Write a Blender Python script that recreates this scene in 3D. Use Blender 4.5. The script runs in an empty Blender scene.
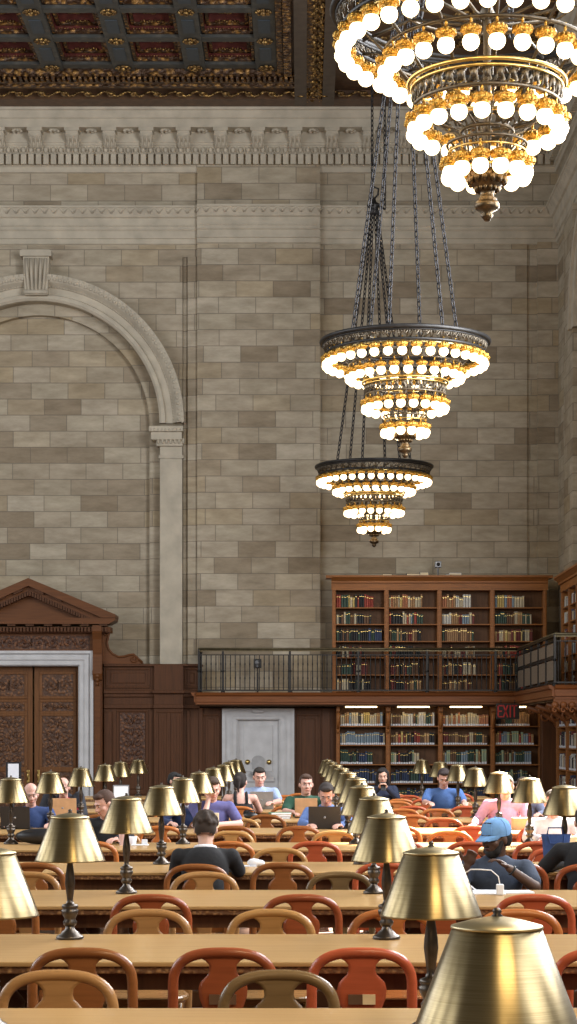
import bpy, bmesh, math, random
from mathutils import Vector, Matrix, Euler, noise
PI = math.pi
random.seed(7)
C = bpy.context.scene.collection
F = 2000.0; VX, VY, EYE = 302.0, 737.0, 1.70

def PX(px, Y): return (px - VX) * Y / F
def PZ(py, Y): return EYE + (VY - py) * Y / F

# ------------------------------------------------------------------ materials
def newmat(name):
    m = bpy.data.materials.new(name); m.use_nodes = True
    nt = m.node_tree; b = nt.nodes['Principled BSDF']
    return m, nt, b

def N(nt, t, **kw):
    n = nt.nodes.new(t)
    for k, v in kw.items():
        if k in n.inputs.keys() if isinstance(k, str) else False: n.inputs[k].default_value = v
        else: setattr(n, k, v)
    return n

def ramp(nt, stops, interp='LINEAR'):
    r = nt.nodes.new('ShaderNodeValToRGB'); cr = r.color_ramp; cr.interpolation = interp
    while len(cr.elements) < len(stops): cr.elements.new(0.5)
    for e, (p, c) in zip(cr.elements, stops): e.position = p; e.color = (*c, 1)
    return r

def plain(name, col, rough=0.6, metal=0.0, var=0.12, scale=12, bump=0.0, spec=0.5):
    m, nt, b = newmat(name)
    tc = nt.nodes.new('ShaderNodeTexCoord'); no = nt.nodes.new('ShaderNodeTexNoise')
    no.inputs['Scale'].default_value = scale; no.inputs['Detail'].default_value = 4
    nt.links.new(tc.outputs['Object'], no.inputs['Vector'])
    lo = tuple(c * (1 - var) for c in col); hi = tuple(min(1, c * (1 + var)) for c in col)
    r = ramp(nt, [(0.3, lo), (0.7, hi)])
    nt.links.new(no.outputs['Fac'], r.inputs['Fac']); nt.links.new(r.outputs['Color'], b.inputs['Base Color'])
    b.inputs['Roughness'].default_value = rough; b.inputs['Metallic'].default_value = metal
    b.inputs['Specular IOR Level'].default_value = spec
    if bump:
        bp = nt.nodes.new('ShaderNodeBump'); bp.inputs['Strength'].default_value = bump; bp.inputs['Distance'].default_value = 0.02
        nt.links.new(no.outputs['Fac'], bp.inputs['Height']); nt.links.new(bp.outputs['Normal'], b.inputs['Normal'])
    return m

def wood(name, col, rough=0.4, axis='X', scale=3.0, var=0.3, spec=0.3):
    m, nt, b = newmat(name)
    tc = nt.nodes.new('ShaderNodeTexCoord'); mp = nt.nodes.new('ShaderNodeMapping')
    sc = {'X': (1, 14, 14), 'Y': (14, 1, 14), 'Z': (14, 14, 1)}[axis]
    mp.inputs['Scale'].default_value = sc
    no = nt.nodes.new('ShaderNodeTexNoise'); no.inputs['Scale'].default_value = scale; no.inputs['Detail'].default_value = 5
    no.inputs['Distortion'].default_value = 0.6
    nt.links.new(tc.outputs['Object'], mp.inputs['Vector']); nt.links.new(mp.outputs['Vector'], no.inputs['Vector'])
    r = ramp(nt, [(0.25, tuple(c * (1 - var) for c in col)), (0.5, col), (0.75, tuple(min(1, c * (1 + var * .7)) for c in col))])
    nt.links.new(no.outputs['Fac'], r.inputs['Fac']); nt.links.new(r.outputs['Color'], b.inputs['Base Color'])
    b.inputs['Roughness'].default_value = rough; b.inputs['Specular IOR Level'].default_value = spec
    bp = nt.nodes.new('ShaderNodeBump'); bp.inputs['Strength'].default_value = 0.08; bp.inputs['Distance'].default_value = 0.01
    nt.links.new(no.outputs['Fac'], bp.inputs['Height']); nt.links.new(bp.outputs['Normal'], b.inputs['Normal'])
    return m

def ashlar(name, gain=1.0, bw=0.835, rh=0.365):
    m, nt, b = newmat(name)
    L = nt.links
    tc = nt.nodes.new('ShaderNodeTexCoord'); sp = nt.nodes.new('ShaderNodeSeparateXYZ')
    L.new(tc.outputs['Object'], sp.inputs[0])
    ad = nt.nodes.new('ShaderNodeMath'); ad.operation = 'ADD'; L.new(sp.outputs['X'], ad.inputs[0]); L.new(sp.outputs['Y'], ad.inputs[1])
    cb = nt.nodes.new('ShaderNodeCombineXYZ'); L.new(ad.outputs[0], cb.inputs['X']); L.new(sp.outputs['Z'], cb.inputs['Y'])
    # courses of blocks, each course shifted by its own amount
    def mt(op, a, b=None):
        q = nt.nodes.new('ShaderNodeMath'); q.operation = op
        for k_, v_ in ((0, a), (1, b)):
            if v_ is None: continue
            if isinstance(v_, (int, float)): q.inputs[k_].default_value = v_
            else: L.new(v_, q.inputs[k_])
        return q.outputs[0]
    vz = mt('DIVIDE', mt('ADD', sp.outputs['Z'], .11), rh); row = mt('FLOOR', vz); fv = mt('FRACT', vz)
    w1 = nt.nodes.new('ShaderNodeTexWhiteNoise'); w1.noise_dimensions = '1D'; L.new(row, w1.inputs['W'])
    par = mt('MULTIPLY', mt('MODULO', row, 2.0), .5)
    u = mt('ADD', mt('DIVIDE', mt('ADD', ad.outputs[0], 60.0), bw), mt('ADD', par, mt('MULTIPLY', w1.outputs['Value'], .28)))
    col_ = mt('FLOOR', u); fu = mt('FRACT', u)
    c2 = nt.nodes.new('ShaderNodeCombineXYZ'); L.new(col_, c2.inputs['X']); L.new(row, c2.inputs['Y'])
    w2 = nt.nodes.new('ShaderNodeTexWhiteNoise'); w2.noise_dimensions = '2D'; L.new(c2.outputs[0], w2.inputs['Vector'])
    eu = mt('MULTIPLY', mt('MINIMUM', fu, mt('SUBTRACT', 1.0, fu)), bw); ev = mt('MULTIPLY', mt('MINIMUM', fv, mt('SUBTRACT', 1.0, fv)), rh)
    ed = mt('MINIMUM', eu, ev)
    mr_ = nt.nodes.new('ShaderNodeMapRange'); mr_.inputs['From Min'].default_value = .003; mr_.inputs['From Max'].default_value = .013; mr_.inputs['To Min'].default_value = 1; mr_.inputs['To Max'].default_value = 0
    L.new(ed, mr_.inputs['Value']); MORT = mr_.outputs['Result']
    g = gain * .94
    stones = [(0.0, (.27, .225, .165)), (0.08, (.32, .275, .21)), (0.2, (.41, .37, .30)), (0.36, (.45, .41, .34)), (0.5, (.38, .34, .27)),
              (0.62, (.43, .395, .32)), (0.76, (.48, .445, .375)), (0.88, (.40, .34, .24)), (1.0, (.36, .315, .25))]
    r = ramp(nt, [(p, tuple(c * g * w_ for c, w_ in zip(col, (1.05, 1.0, .93)))) for p, col in stones])
    L.new(w2.outputs['Value'], r.inputs['Fac'])
    no = nt.nodes.new('ShaderNodeTexNoise'); no.inputs['Scale'].default_value = 1.6; no.inputs['Detail'].default_value = 8; no.inputs['Roughness'].default_value = .65
    mp = nt.nodes.new('ShaderNodeMapping'); mp.inputs['Scale'].default_value = (1, 1, 3.2); L.new(tc.outputs['Object'], mp.inputs['Vector']); L.new(mp.outputs[0], no.inputs['Vector'])
    nr = ramp(nt, [(0.3, (.70, .68, .64)), (0.7, (1.15, 1.15, 1.15))]); L.new(no.outputs['Fac'], nr.inputs['Fac'])
    mx = nt.nodes.new('ShaderNodeMix'); mx.data_type = 'RGBA'; mx.blend_type = 'MULTIPLY'; mx.inputs['Factor'].default_value = 1
    L.new(r.outputs['Color'], mx.inputs['A']); L.new(nr.outputs['Color'], mx.inputs['B'])
    m2 = nt.nodes.new('ShaderNodeMix'); m2.data_type = 'RGBA'; m2.inputs['B'].default_value = (.17 * g, .145 * g, .11 * g, 1)
    mf = nt.nodes.new('ShaderNodeMath'); mf.operation = 'MULTIPLY'; mf.inputs[1].default_value = 0.75
    L.new(MORT, mf.inputs[0]); L.new(mf.outputs[0], m2.inputs['Factor']); L.new(mx.outputs['Result'], m2.inputs['A'])
    L.new(m2.outputs['Result'], b.inputs['Base Color'])
    b.inputs['Roughness'].default_value = 0.8
    bp = nt.nodes.new('ShaderNodeBump'); bp.inputs['Strength'].default_value = 0.35; bp.inputs['Distance'].default_value = 0.02
    sb = nt.nodes.new('ShaderNodeMath'); sb.operation = 'SUBTRACT'; L.new(no.outputs['Fac'], sb.inputs[0]); L.new(MORT, sb.inputs[1])
    L.new(sb.outputs[0], bp.inputs['Height']); L.new(bp.outputs['Normal'], b.inputs['Normal'])
    return m

def carved(name, col, lowcol, scale=5.0, rough=0.6, metal=0.0, bump=0.8, dist=0.05, wave=False):
    """carved ornament: leaf-like cells, lowcol is the ground colour between them"""
    m, nt, b = newmat(name); L = nt.links
    tc = nt.nodes.new('ShaderNodeTexCoord'); vo = nt.nodes.new('ShaderNodeTexVoronoi'); vo.inputs['Scale'].default_value = scale
    vo.feature = 'SMOOTH_F1'; vo.inputs['Smoothness'].default_value = .3
    no = nt.nodes.new('ShaderNodeTexNoise'); no.inputs['Scale'].default_value = scale * 1.5; no.inputs['Detail'].default_value = 3
    L.new(tc.outputs['Object'], vo.inputs['Vector']); L.new(tc.outputs['Object'], no.inputs['Vector'])
    ad = nt.nodes.new('ShaderNodeMath'); ad.operation = 'ADD'
    L.new(vo.outputs['Distance'], ad.inputs[0]); L.new(no.outputs['Fac'], ad.inputs[1])
    r = ramp(nt, [(0.45, col), (0.62, tuple((a + c) / 2 for a, c in zip(col, lowcol))), (0.8, lowcol)])
    md = nt.nodes.new('ShaderNodeMath'); md.operation = 'MULTIPLY'; md.inputs[1].default_value = .75
    L.new(ad.outputs[0], md.inputs[0]); L.new(md.outputs[0], r.inputs['Fac'])
    L.new(r.outputs['Color'], b.inputs['Base Color']); b.inputs['Roughness'].default_value = rough; b.inputs['Metallic'].default_value = metal
    bp = nt.nodes.new('ShaderNodeBump'); bp.invert = True; bp.inputs['Strength'].default_value = bump; bp.inputs['Distance'].default_value = dist
    L.new(ad.outputs[0], bp.inputs['Height']); L.new(bp.outputs['Normal'], b.inputs['Normal'])
    return m

def emit(name, col, strength):
    m, nt, b = newmat(name)
    b.inputs['Base Color'].default_value = (*col, 1); b.inputs['Emission Color'].default_value = (*col, 1)
    b.inputs['Emission Strength'].default_value = strength; b.inputs['Roughness'].default_value = .3
    return m

def brass_shade():
    m, nt, b = newmat('brushed brass shade'); L = nt.links
    tc = nt.nodes.new('ShaderNodeTexCoord'); mp = nt.nodes.new('ShaderNodeMapping'); mp.inputs['Scale'].default_value = (2, 2, 160)
    no = nt.nodes.new('ShaderNodeTexNoise'); no.inputs['Scale'].default_value = 3; no.inputs['Detail'].default_value = 5
    L.new(tc.outputs['Object'], mp.inputs['Vector']); L.new(mp.outputs[0], no.inputs['Vector'])
    r = ramp(nt, [(0.3, (.265, .20, .10)), (0.7, (.36, .285, .155))]); L.new(no.outputs['Fac'], r.inputs['Fac'])
    L.new(r.outputs['Color'], b.inputs['Base Color'])
    b.inputs['Metallic'].default_value = 1.0; b.inputs['Roughness'].default_value = 0.33
    b.inputs['Anisotropic'].default_value = 0.85
    tg = nt.nodes.new('ShaderNodeTangent'); tg.direction_type = 'RADIAL'; tg.axis = 'Z'
    L.new(tg.outputs[0], b.inputs['Tangent']); b.inputs['Anisotropic Rotation'].default_value = .25
    bp = nt.nodes.new('ShaderNodeBump'); bp.inputs['Strength'].default_value = .04; bp.inputs['Distance'].default_value = .002
    L.new(no.outputs['Fac'], bp.inputs['Height']); L.new(bp.outputs['Normal'], b.inputs['Normal'])
    return m

M = {}
M['stone'] = ashlar('ashlar stone')
M['stone_smooth'] = plain('dressed stone', (.48, .43, .34), .8, var=.14, scale=3, bump=.2)
M['stone_carved'] = carved('carved stone', (.44, .41, .35), (.22, .19, .15), 9, .85, bump=1.0, dist=.04)
M['marble'] = plain('white marble', (.56, .56, .57), .45, var=.10, scale=4)
M['marble_grey'] = plain('grey marble', (.38, .38, .39), .45, var=.12, scale=8)
M['panelling'] = wood('walnut panelling', (.090, .032, .010), .5, 'Z', 2.0)
M['panelling_h'] = wood('walnut panelling rails', (.135, .048, .014), .45, 'X', 2.0)
M['panelling_carved'] = carved('carved walnut', (.19, .070, .020), (.06, .02, .007), 14, .5, bump=.6, dist=.02)
M['door_wood'] = wood('oak door wood', (.165, .068, .022), .42, 'Z', 2.0)
M['door_carved'] = carved('carved oak door panel', (.22, .09, .028), (.07, .026, .008), 15, .5, bump=.6, dist=.02)
M['case_wood'] = wood('bookcase oak', (.30, .115, .030), .45, 'X', 2.0)
M['case_dark'] = wood('bookcase backing', (.12, .055, .022), .55, 'Z', 2.0)
M['gallery_wood'] = wood('gallery oak', (.21, .070, .020), .45, 'X', 1.5)
M['iron'] = plain('dark wrought iron', (.035, .033, .032), .45, .6, var=.2)
M['handrail'] = plain('bronze handrail', (.13, .105, .06), .4, .8, var=.2)
M['table_top'] = wood('pale oak table top', (.43, .26, .105), .27, 'X', 1.6, .12)
M['table_edge'] = carved('carved table edge', (.36, .19, .07), (.13, .055, .02), 40, .5, bump=.5, dist=.01)
M['table_leg'] = wood('dark oak table frame', (.10, .042, .018), .5, 'Z', 2.0)
M['brass'] = brass_shade()
M['brass_top'] = plain('brass cap', (.50, .42, .25), .38, 1.0, var=.08)
M['bronze'] = plain('dark bronze lamp stem', (.085, .070, .058), .32, .85, var=.25, scale=30)
M['lamp_glow'] = emit('warm lamp bulb', (1, .72, .35), 6.0)
M['gilt'] = carved('gilded leaf', (.95, .60, .13), (.38, .20, .035), 60, .3, .85, bump=.6, dist=.01)
M['gilt_dull'] = carved('aged gilding', (.72, .46, .16), (.14, .08, .03), 16, .42, .75, bump=.7, dist=.02)
M['bronze_lattice'] = plain('dark bronze lattice', (.12, .10, .075), .4, .8, var=.3, scale=20)
M['globe'] = emit('glowing glass globe', (1.0, .78, .46), 4.2)
M['chain'] = plain('chain iron', (.045, .043, .045), .5, .6, var=.2)
M['ceil_brown'] = plain('painted ceiling brown', (.10, .050, .022), .5, var=.3, scale=6)
M['ceil_gold'] = carved('ceiling gilt moulding', (.42, .22, .06), (.06, .028, .012), 9, .45, .35, bump=.8, dist=.05)
M['ceil_blue'] = carved('ceiling blue beam', (.075, .072, .062), (.04, .042, .040), 5, .5, 0, bump=.3, dist=.02)
M['ceil_red'] = carved('ceiling red coffer', (.15, .035, .028), (.085, .016, .014), 6, .55, 0, bump=.5, dist=.03)
M['ceil_taupe'] = plain('ceiling taupe rail', (.10, .075, .055), .6, var=.2, scale=5)
M['floor'] = plain('terracotta floor', (.17, .085, .05), .5, var=.25, scale=3)
for nm, col in dict(oak=(.42, .215, .078), honey=(.48, .25, .085), walnut=(.18, .066, .022), olive=(.20, .12, .05),
                    brown=(.28, .10, .030), red=(.50, .105, .042), orange=(.50, .165, .045), russet=(.32, .080, .028)).items():
    M['chair_' + nm] = wood('chair wood ' + nm, tuple(q * .85 for q in col), .22, 'X', 3.0, .16)
M['inlay_dark'] = plain('dark inlay', (.12, .06, .03), .4); M['inlay_light'] = plain('light inlay', (.75, .55, .3), .4)
M['black'] = plain('black plastic', (.012, .012, .014), .4); M['screen'] = plain('dark laptop lid', (.02, .02, .024), .35, var=.1)
M['grey'] = plain('grey metal', (.28, .29, .31), .4, .4); M['white'] = plain('white paper', (.75, .77, .82), .7, var=.03)
M['cream'] = plain('cream card', (.72, .62, .42), .7, var=.05); M['blue_bag'] = plain('blue fabric', (.025, .06, .20), .8, var=.3)
M['pink'] = plain('pale pink cup', (.75, .52, .52), .6); M['tan'] = plain('tan card', (.50, .30, .16), .7)
M['green'] = plain('green cover', (.10, .20, .12), .6); M['red_sign'] = plain('exit letters', (.55, .03, .03), .4)
M['gold'] = plain('polished brass', (.65, .48, .18), .3, 1.0)
M['cable'] = plain('white cable', (.8, .8, .8), .5, var=.02)

# ------------------------------------------------------------------ mesh helpers
class MB:
    def __init__(s): s.v = []; s.f = []; s.sm = []; s.mi = []; s.cur = 0
    def add(s, vs, fs, smooth=False):
        o = len(s.v); s.v += [tuple(v) for v in vs]
        for f in fs: s.f.append(tuple(i + o for i in f)); s.sm.append(smooth); s.mi.append(s.cur)
        return s
    def box(s, a, b, bev=0.0):
        x0, y0, z0 = [min(p, q) for p, q in zip(a, b)]; x1, y1, z1 = [max(p, q) for p, q in zip(a, b)]
        if bev <= 0:
            return s.add([(x0, y0, z0), (x1, y0, z0), (x1, y1, z0), (x0, y1, z0), (x0, y0, z1), (x1, y0, z1), (x1, y1, z1), (x0, y1, z1)],
                         [(0, 3, 2, 1), (4, 5, 6, 7), (0, 1, 5, 4), (1, 2, 6, 5), (2, 3, 7, 6), (3, 0, 4, 7)])
        e = min(bev, (x1 - x0) * .49, (y1 - y0) * .49, (z1 - z0) * .49)
        bm = bmesh.new(); bmesh.ops.create_cube(bm, size=1)
        for v in bm.verts: v.co = Vector(((x0 + x1) / 2 + v.co.x * (x1 - x0), (y0 + y1) / 2 + v.co.y * (y1 - y0), (z0 + z1) / 2 + v.co.z * (z1 - z0)))
        bmesh.ops.bevel(bm, geom=bm.edges[:], offset=e, segments=2, affect='EDGES', profile=.5)
        s.bm(bm); return s
    def bm(s, bm, smooth=False):
        bm.verts.index_update()
        s.add([v.co for v in bm.verts], [[v.index for v in f.verts] for f in bm.faces], smooth); bm.free()
    def lathe(s, prof, c=(0, 0, 0), n=24, smooth=True, cap=True):
        vs = []; fs = []
        for (r, z) in prof:
            for i in range(n):
                a = 2 * PI * i / n; vs.append((c[0] + r * math.cos(a), c[1] + r * math.sin(a), c[2] + z))
        for j in range(len(prof) - 1):
            for i in range(n):
                k = (i + 1) % n; fs.append((j * n + i, j * n + k, (j + 1) * n + k, (j + 1) * n + i))
        s.add(vs, fs, smooth)
        if cap:
            if prof[0][0] > 1e-4: s.add(vs[:n], [tuple(reversed(range(n)))])
            if prof[-1][0] > 1e-4: s.add(vs[-n:], [tuple(range(n))])
        return s
    def tube(s, pts, r, n=6, close=False, smooth=True, caps=True):
        pts = [Vector(p) for p in pts]; m = len(pts); vs = []; fs = []
        rr = r if isinstance(r, (list, tuple)) else [r] * m
        prev = None
        for i, p in enumerate(pts):
            if close: t = pts[(i + 1) % m] - pts[i - 1]
            else: t = pts[min(i + 1, m - 1)] - pts[max(i - 1, 0)]
            t = t.normalized() if t.length > 1e-9 else Vector((0, 0, 1))
            if prev is None:
                up = Vector((0, 0, 1)) if abs(t.z) < .9 else Vector((1, 0, 0)); a = t.cross(up).normalized()
            else: a = (prev - t * prev.dot(t)); a = a.normalized() if a.length > 1e-6 else t.orthogonal().normalized()
            prev = a; b = t.cross(a)
            for k in range(n):
                q = 2 * PI * k / n + (PI / 4 if n == 4 else 0); vs.append(p + (a * math.cos(q) + b * math.sin(q)) * rr[i])
        mm = m if close else m - 1
        for i in range(mm):
            for k in range(n):
                k2 = (k + 1) % n; i2 = (i + 1) % m; fs.append((i * n + k, i * n + k2, i2 * n + k2, i2 * n + k))
        if not close and caps: fs.append(tuple(reversed(range(n)))); fs.append(tuple(range((m - 1) * n, m * n)))
        return s.add(vs, fs, smooth)
    def ball(s, c, r, n=10, m=7):
        rx, ry, rz = r if isinstance(r, (tuple, list)) else (r, r, r)
        vs = [(c[0], c[1], c[2] - rz)]
        for j in range(1, m):
            a = -PI / 2 + PI * j / m
            for i in range(n):
                q = 2 * PI * i / n; vs.append((c[0] + rx * math.cos(a) * math.cos(q), c[1] + ry * math.cos(a) * math.sin(q), c[2] + rz * math.sin(a)))
        vs.append((c[0], c[1], c[2] + rz)); fs = []
        for i in range(n): fs.append((0, 1 + (i + 1) % n, 1 + i)); fs.append((len(vs) - 1, len(vs) - 1 - n + i, len(vs) - 1 - n + (i + 1) % n))
        for j in range(m - 2):
            for i in range(n):
                k = (i + 1) % n; fs.append((1 + j * n + i, 1 + j * n + k, 1 + (j + 1) * n + k, 1 + (j + 1) * n + i))
        return s.add(vs, fs, True)
    def prism(s, poly, y0, y1):
        """polygon in x,z extruded from y0 to y1"""
        n = len(poly); vs = [(x, y0, z) for x, z in poly] + [(x, y1, z) for x, z in poly]
        fs = [tuple(range(n)), tuple(reversed(range(n, 2 * n)))] + [(i, n + i, n + (i + 1) % n, (i + 1) % n) for i in range(n)]
        return s.add(vs, fs)
    def mould(s, prof, p0, p1, nrm):
        """profile [(out, z)] run from p0 to p1 (xy), out along nrm"""
        n = len(prof); vs = []
        for p in (p0, p1):
            for o, z in prof: vs.append((p[0] + nrm[0] * o, p[1] + nrm[1] * o, z))
        fs = [(i, i + 1, n + i + 1, n + i) for i in range(n - 1)] + [tuple(range(n)), tuple(reversed(range(n, 2 * n)))]
        return s.add(vs, fs)
    def build(s, name, mat, parent=None, loc=None):
        me = bpy.data.meshes.new(name); me.from_pydata(s.v, [], s.f)
        mats = mat if isinstance(mat, (list, tuple)) else [mat]
        for m in mats: me.materials.append(M[m] if isinstance(m, str) else m)
        me.polygons.foreach_set('use_smooth', s.sm); me.polygons.foreach_set('material_index', s.mi)
        bm = bmesh.new(); bm.from_mesh(me); bmesh.ops.recalc_face_normals(bm, faces=bm.faces); bm.to_mesh(me); bm.free()
        me.update(); o = bpy.data.objects.new(name, me); C.objects.link(o)
        if parent: o.parent = parent
        if loc: o.location = loc
        return o

def tag(o, label=None, cat=None, group=None, kind=None):
    if label: o['label'] = label
    if cat: o['category'] = cat
    if group: o['group'] = group
    if kind: o['kind'] = kind
    return o
def empty(name, loc=(0, 0, 0), rz=0):
    o = bpy.data.objects.new(name, None); C.objects.link(o); o.location = loc; o.rotation_euler = (0, 0, rz); o.empty_display_size = .1
    return o
def copy_tree(o, parent=None):
    c = o.copy(); C.objects.link(c)
    if parent is not None: c.parent = parent
    for ch in KIDS.get(o.name, []): copy_tree(ch, c)
    return c
KIDS = {}
def index_kids(o):
    KIDS[o.name] = list(o.children)
    for c in o.children: index_kids(c)
def st(o, kind='structure'):
    o['kind'] = kind; return o

def spiral(cx, cz, r, turns, a0, sgn, n=12, y=0):
    return [(cx + r * (1 - t * .85) * math.cos(a0 + sgn * turns * 2 * PI * t), y, cz + r * (1 - t * .85) * math.sin(a0 + sgn * turns * 2 * PI * t)) for t in [i / n for i in range(n + 1)]]
def scrollwork(mb, x0, x1, z0, z1, y, tr=.012, cell=None):
    """symmetrical carved scrolls filling a rectangle facing -y"""
    w = x1 - x0; h = z1 - z0; cx = (x0 + x1) / 2
    if w >= h:
        cell = cell or h; nn = max(1, int(round(w / 2 / cell))); cw = w / 2 / nn
        for sg in (-1, 1):
            for i in range(nn):
                c = cx + sg * cw * (i + .5); zz = z0 + h / 2
                mb.tube(spiral(c, zz, min(cw, h) * .42, 1.3, PI * (i % 2), sg, y=y), tr, 5)
                mb.ball((c, y, zz), (tr * 1.8,) * 3, 6, 4)
                mb.ball((cx + sg * cw * i, y, z0 + h * .5), (cw * .08, tr, h * .3), 6, 4)
    else:
        cell = cell or w / 2; nn = max(1, int(round(h / cell))); chh = h / nn
        for i in range(nn):
            zz = z0 + chh * (i + .5)
            for sg in (-1, 1):
                mb.tube(spiral(cx + sg * w * .25, zz, min(w * .22, chh * .45), 1.3, PI / 2 * (1 if i % 2 else -1), sg, y=y), tr, 5)
            mb.ball((cx, y, zz), (w * .05, tr * 1.2, chh * .35), 6, 5)
# ================================================================== THE HALL
WY = 45.0; RX = 5.75
def wx(px): return PX(px, WY)
def wz(py): return PZ(py, WY)
# floor
st(MB().box((-18, 1.5, -.1), (7.0, 46.2, 0)).build('floor', 'floor'))

# ---- back wall: left bay with the blind arch, central pier, right bay
ACX, ACZ = -5.95, wz(424); RO, RI, RR = 3.32, 2.75, 2.50
XL = -13.0; SX0, SX1 = wx(183), wx(187.5); PIER0, PIER1 = wx(197.5), wx(320)
TOP = PZ(103, 44.25)
mb = MB()
Yb = WY; n = 72
def colz(x):
    d = abs(x - ACX); return ACZ + math.sqrt(max(0, RI * RI - d * d)) if d < RI else None
xs = [ACX - RI + 2 * RI * (1 - math.cos(PI * i / n)) / 2 for i in range(n + 1)]
for a, b in zip(xs[:-1], xs[1:]):
    za, zb = (colz(a) or ACZ), (colz(b) or ACZ)
    mb.add([(a, Yb, za), (b, Yb, zb), (b, Yb, TOP), (a, Yb, TOP)], [(0, 1, 2, 3)])
    mb.add([(a, Yb, za), (b, Yb, zb), (b, Yb + .25, zb), (a, Yb + .25, za)], [(0, 1, 2, 3)])   # soffit
for x in (ACX - RI, ACX + RI): mb.add([(x, Yb, 0), (x, Yb + .25, 0), (x, Yb + .25, ACZ), (x, Yb, ACZ)], [(0, 1, 2, 3)])
mb.add([(XL, Yb, 0), (ACX - RI, Yb, 0), (ACX - RI, Yb, TOP), (XL, Yb, TOP)], [(0, 1, 2, 3)])
zs = wz(257)
mb.add([(ACX + RI, Yb, 0), (SX0, Yb, 0), (SX0, Yb, TOP), (ACX + RI, Yb, TOP)], [(0, 1, 2, 3)])
mb.add([(SX0, Yb, zs), (SX1, Yb, zs), (SX1, Yb, TOP), (SX0, Yb, TOP)], [(0, 1, 2, 3)])
mb.box((SX0, Yb, 0), (SX0 - .01, Yb + .07, zs)); mb.box((SX1, Yb, 0), (SX1 + .01, Yb + .07, zs)); mb.box((SX0, Yb + .06, 0), (SX1, Yb + .07, zs + .01))
mb.add([(SX1, Yb - .03, 0), (PIER0, Yb - .03, 0), (PIER0, Yb - .03, zs), (SX1, Yb - .03, zs)], [(0, 1, 2, 3)]); mb.box((SX1, Yb - .03, 0), (SX1 + .005, Yb, zs))
mb.box((SX1, Yb, 0), (PIER0, Yb + .01, TOP))
# second arch order and the blank wall inside
Y2 = Yb + .25; Y3 = Yb + .45
xs2 = [ACX - RR + 2 * RR * (1 - math.cos(PI * i / n)) / 2 for i in range(n + 1)]
for i in range(n):
    a0 = PI * i / n; a1 = PI * (i + 1) / n
    p = lambda a, r, y: (ACX - r * math.cos(a), y, ACZ + r * math.sin(a))
    mb.add([p(a0, RR, Y2), p(a1, RR, Y2), p(a1, RI + .02, Y2), p(a0, RI + .02, Y2)], [(0, 1, 2, 3)])
    mb.add([p(a0, RR, Y2), p(a1, RR, Y2), p(a1, RR, Y3), p(a0, RR, Y3)], [(0, 1, 2, 3)])
for sg in (-1, 1):
    a, b = ACX + sg * RR, ACX + sg * (RI + .02)
    mb.add([(a, Y2, 0), (b, Y2, 0), (b, Y2, ACZ), (a, Y2, ACZ)], [(0, 1, 2, 3)])
    mb.add([(a, Y2, 0), (a, Y3, 0), (a, Y3, ACZ), (a, Y2, ACZ)], [(0, 1, 2, 3)])
mb.box((ACX - RR - .1, Y3, 0), (ACX + RR + .1, Y3 + .1, ACZ + RR + .1))
# pier and right bay
mb.box((PIER0, WY - .13, 0), (PIER1, WY + .1, TOP))
mb.box((PIER1, WY - .0, 0), (RX + .3, WY + .1, TOP))
mb.box((wx(332), WY - .035, 0), (wx(527), WY, wz(243)))
# corner pilaster
mb.box((wx(537), WY - .10, 0), (RX, WY, wz(243)))
wall = st(mb.build('wall_back', 'stone'))

# arch mouldings, keystone, imposts (belong to the back wall)
mb = MB(); prof = [(RI, 0), (RI, .12), (RI + .05, .17), (RI + .13, .17), (RI + .15, .11), (RI + .30, .11), (RI + .34, .18), (RI + .40, .27), (RI + .50, .33), (RI + .56, .34), (RO, .0)]
nn = 80
vs = []; fs = []
for i in range(nn + 1):
    a = PI * i / nn
    for r, o in prof: vs.append((ACX - r * math.cos(a), WY - o, ACZ + r * math.sin(a)))
k = len(prof)
for i in range(nn):
    for j in range(k - 1): fs.append((i * k + j, i * k + j + 1, (i + 1) * k + j + 1, (i + 1) * k + j))
mb.add(vs, fs)
st(mb.build('arch_moulding', 'stone_smooth', wall))
mb = MB()
for i in range(150):
    a = PI * (i + .5) / 150; r = RI + .33
    mb.ball((ACX - r * math.cos(a), WY - .14, ACZ + r * math.sin(a)), .030, 6, 4)
for i in range(84):
    a = PI * (i + .5) / 84; r = RI + .46
    c = Vector((ACX - r * math.cos(a), WY - .31, ACZ + r * math.sin(a)))
    mb.ball(c, (.045, .03, .045), 6, 4)
    r = RI + .53; a += PI / 168; mb.ball((ACX - r * math.cos(a), WY - .33, ACZ + r * math.sin(a)), (.03, .02, .03), 5, 4)
st(mb.build('arch_beading', 'stone_smooth', wall))
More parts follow.
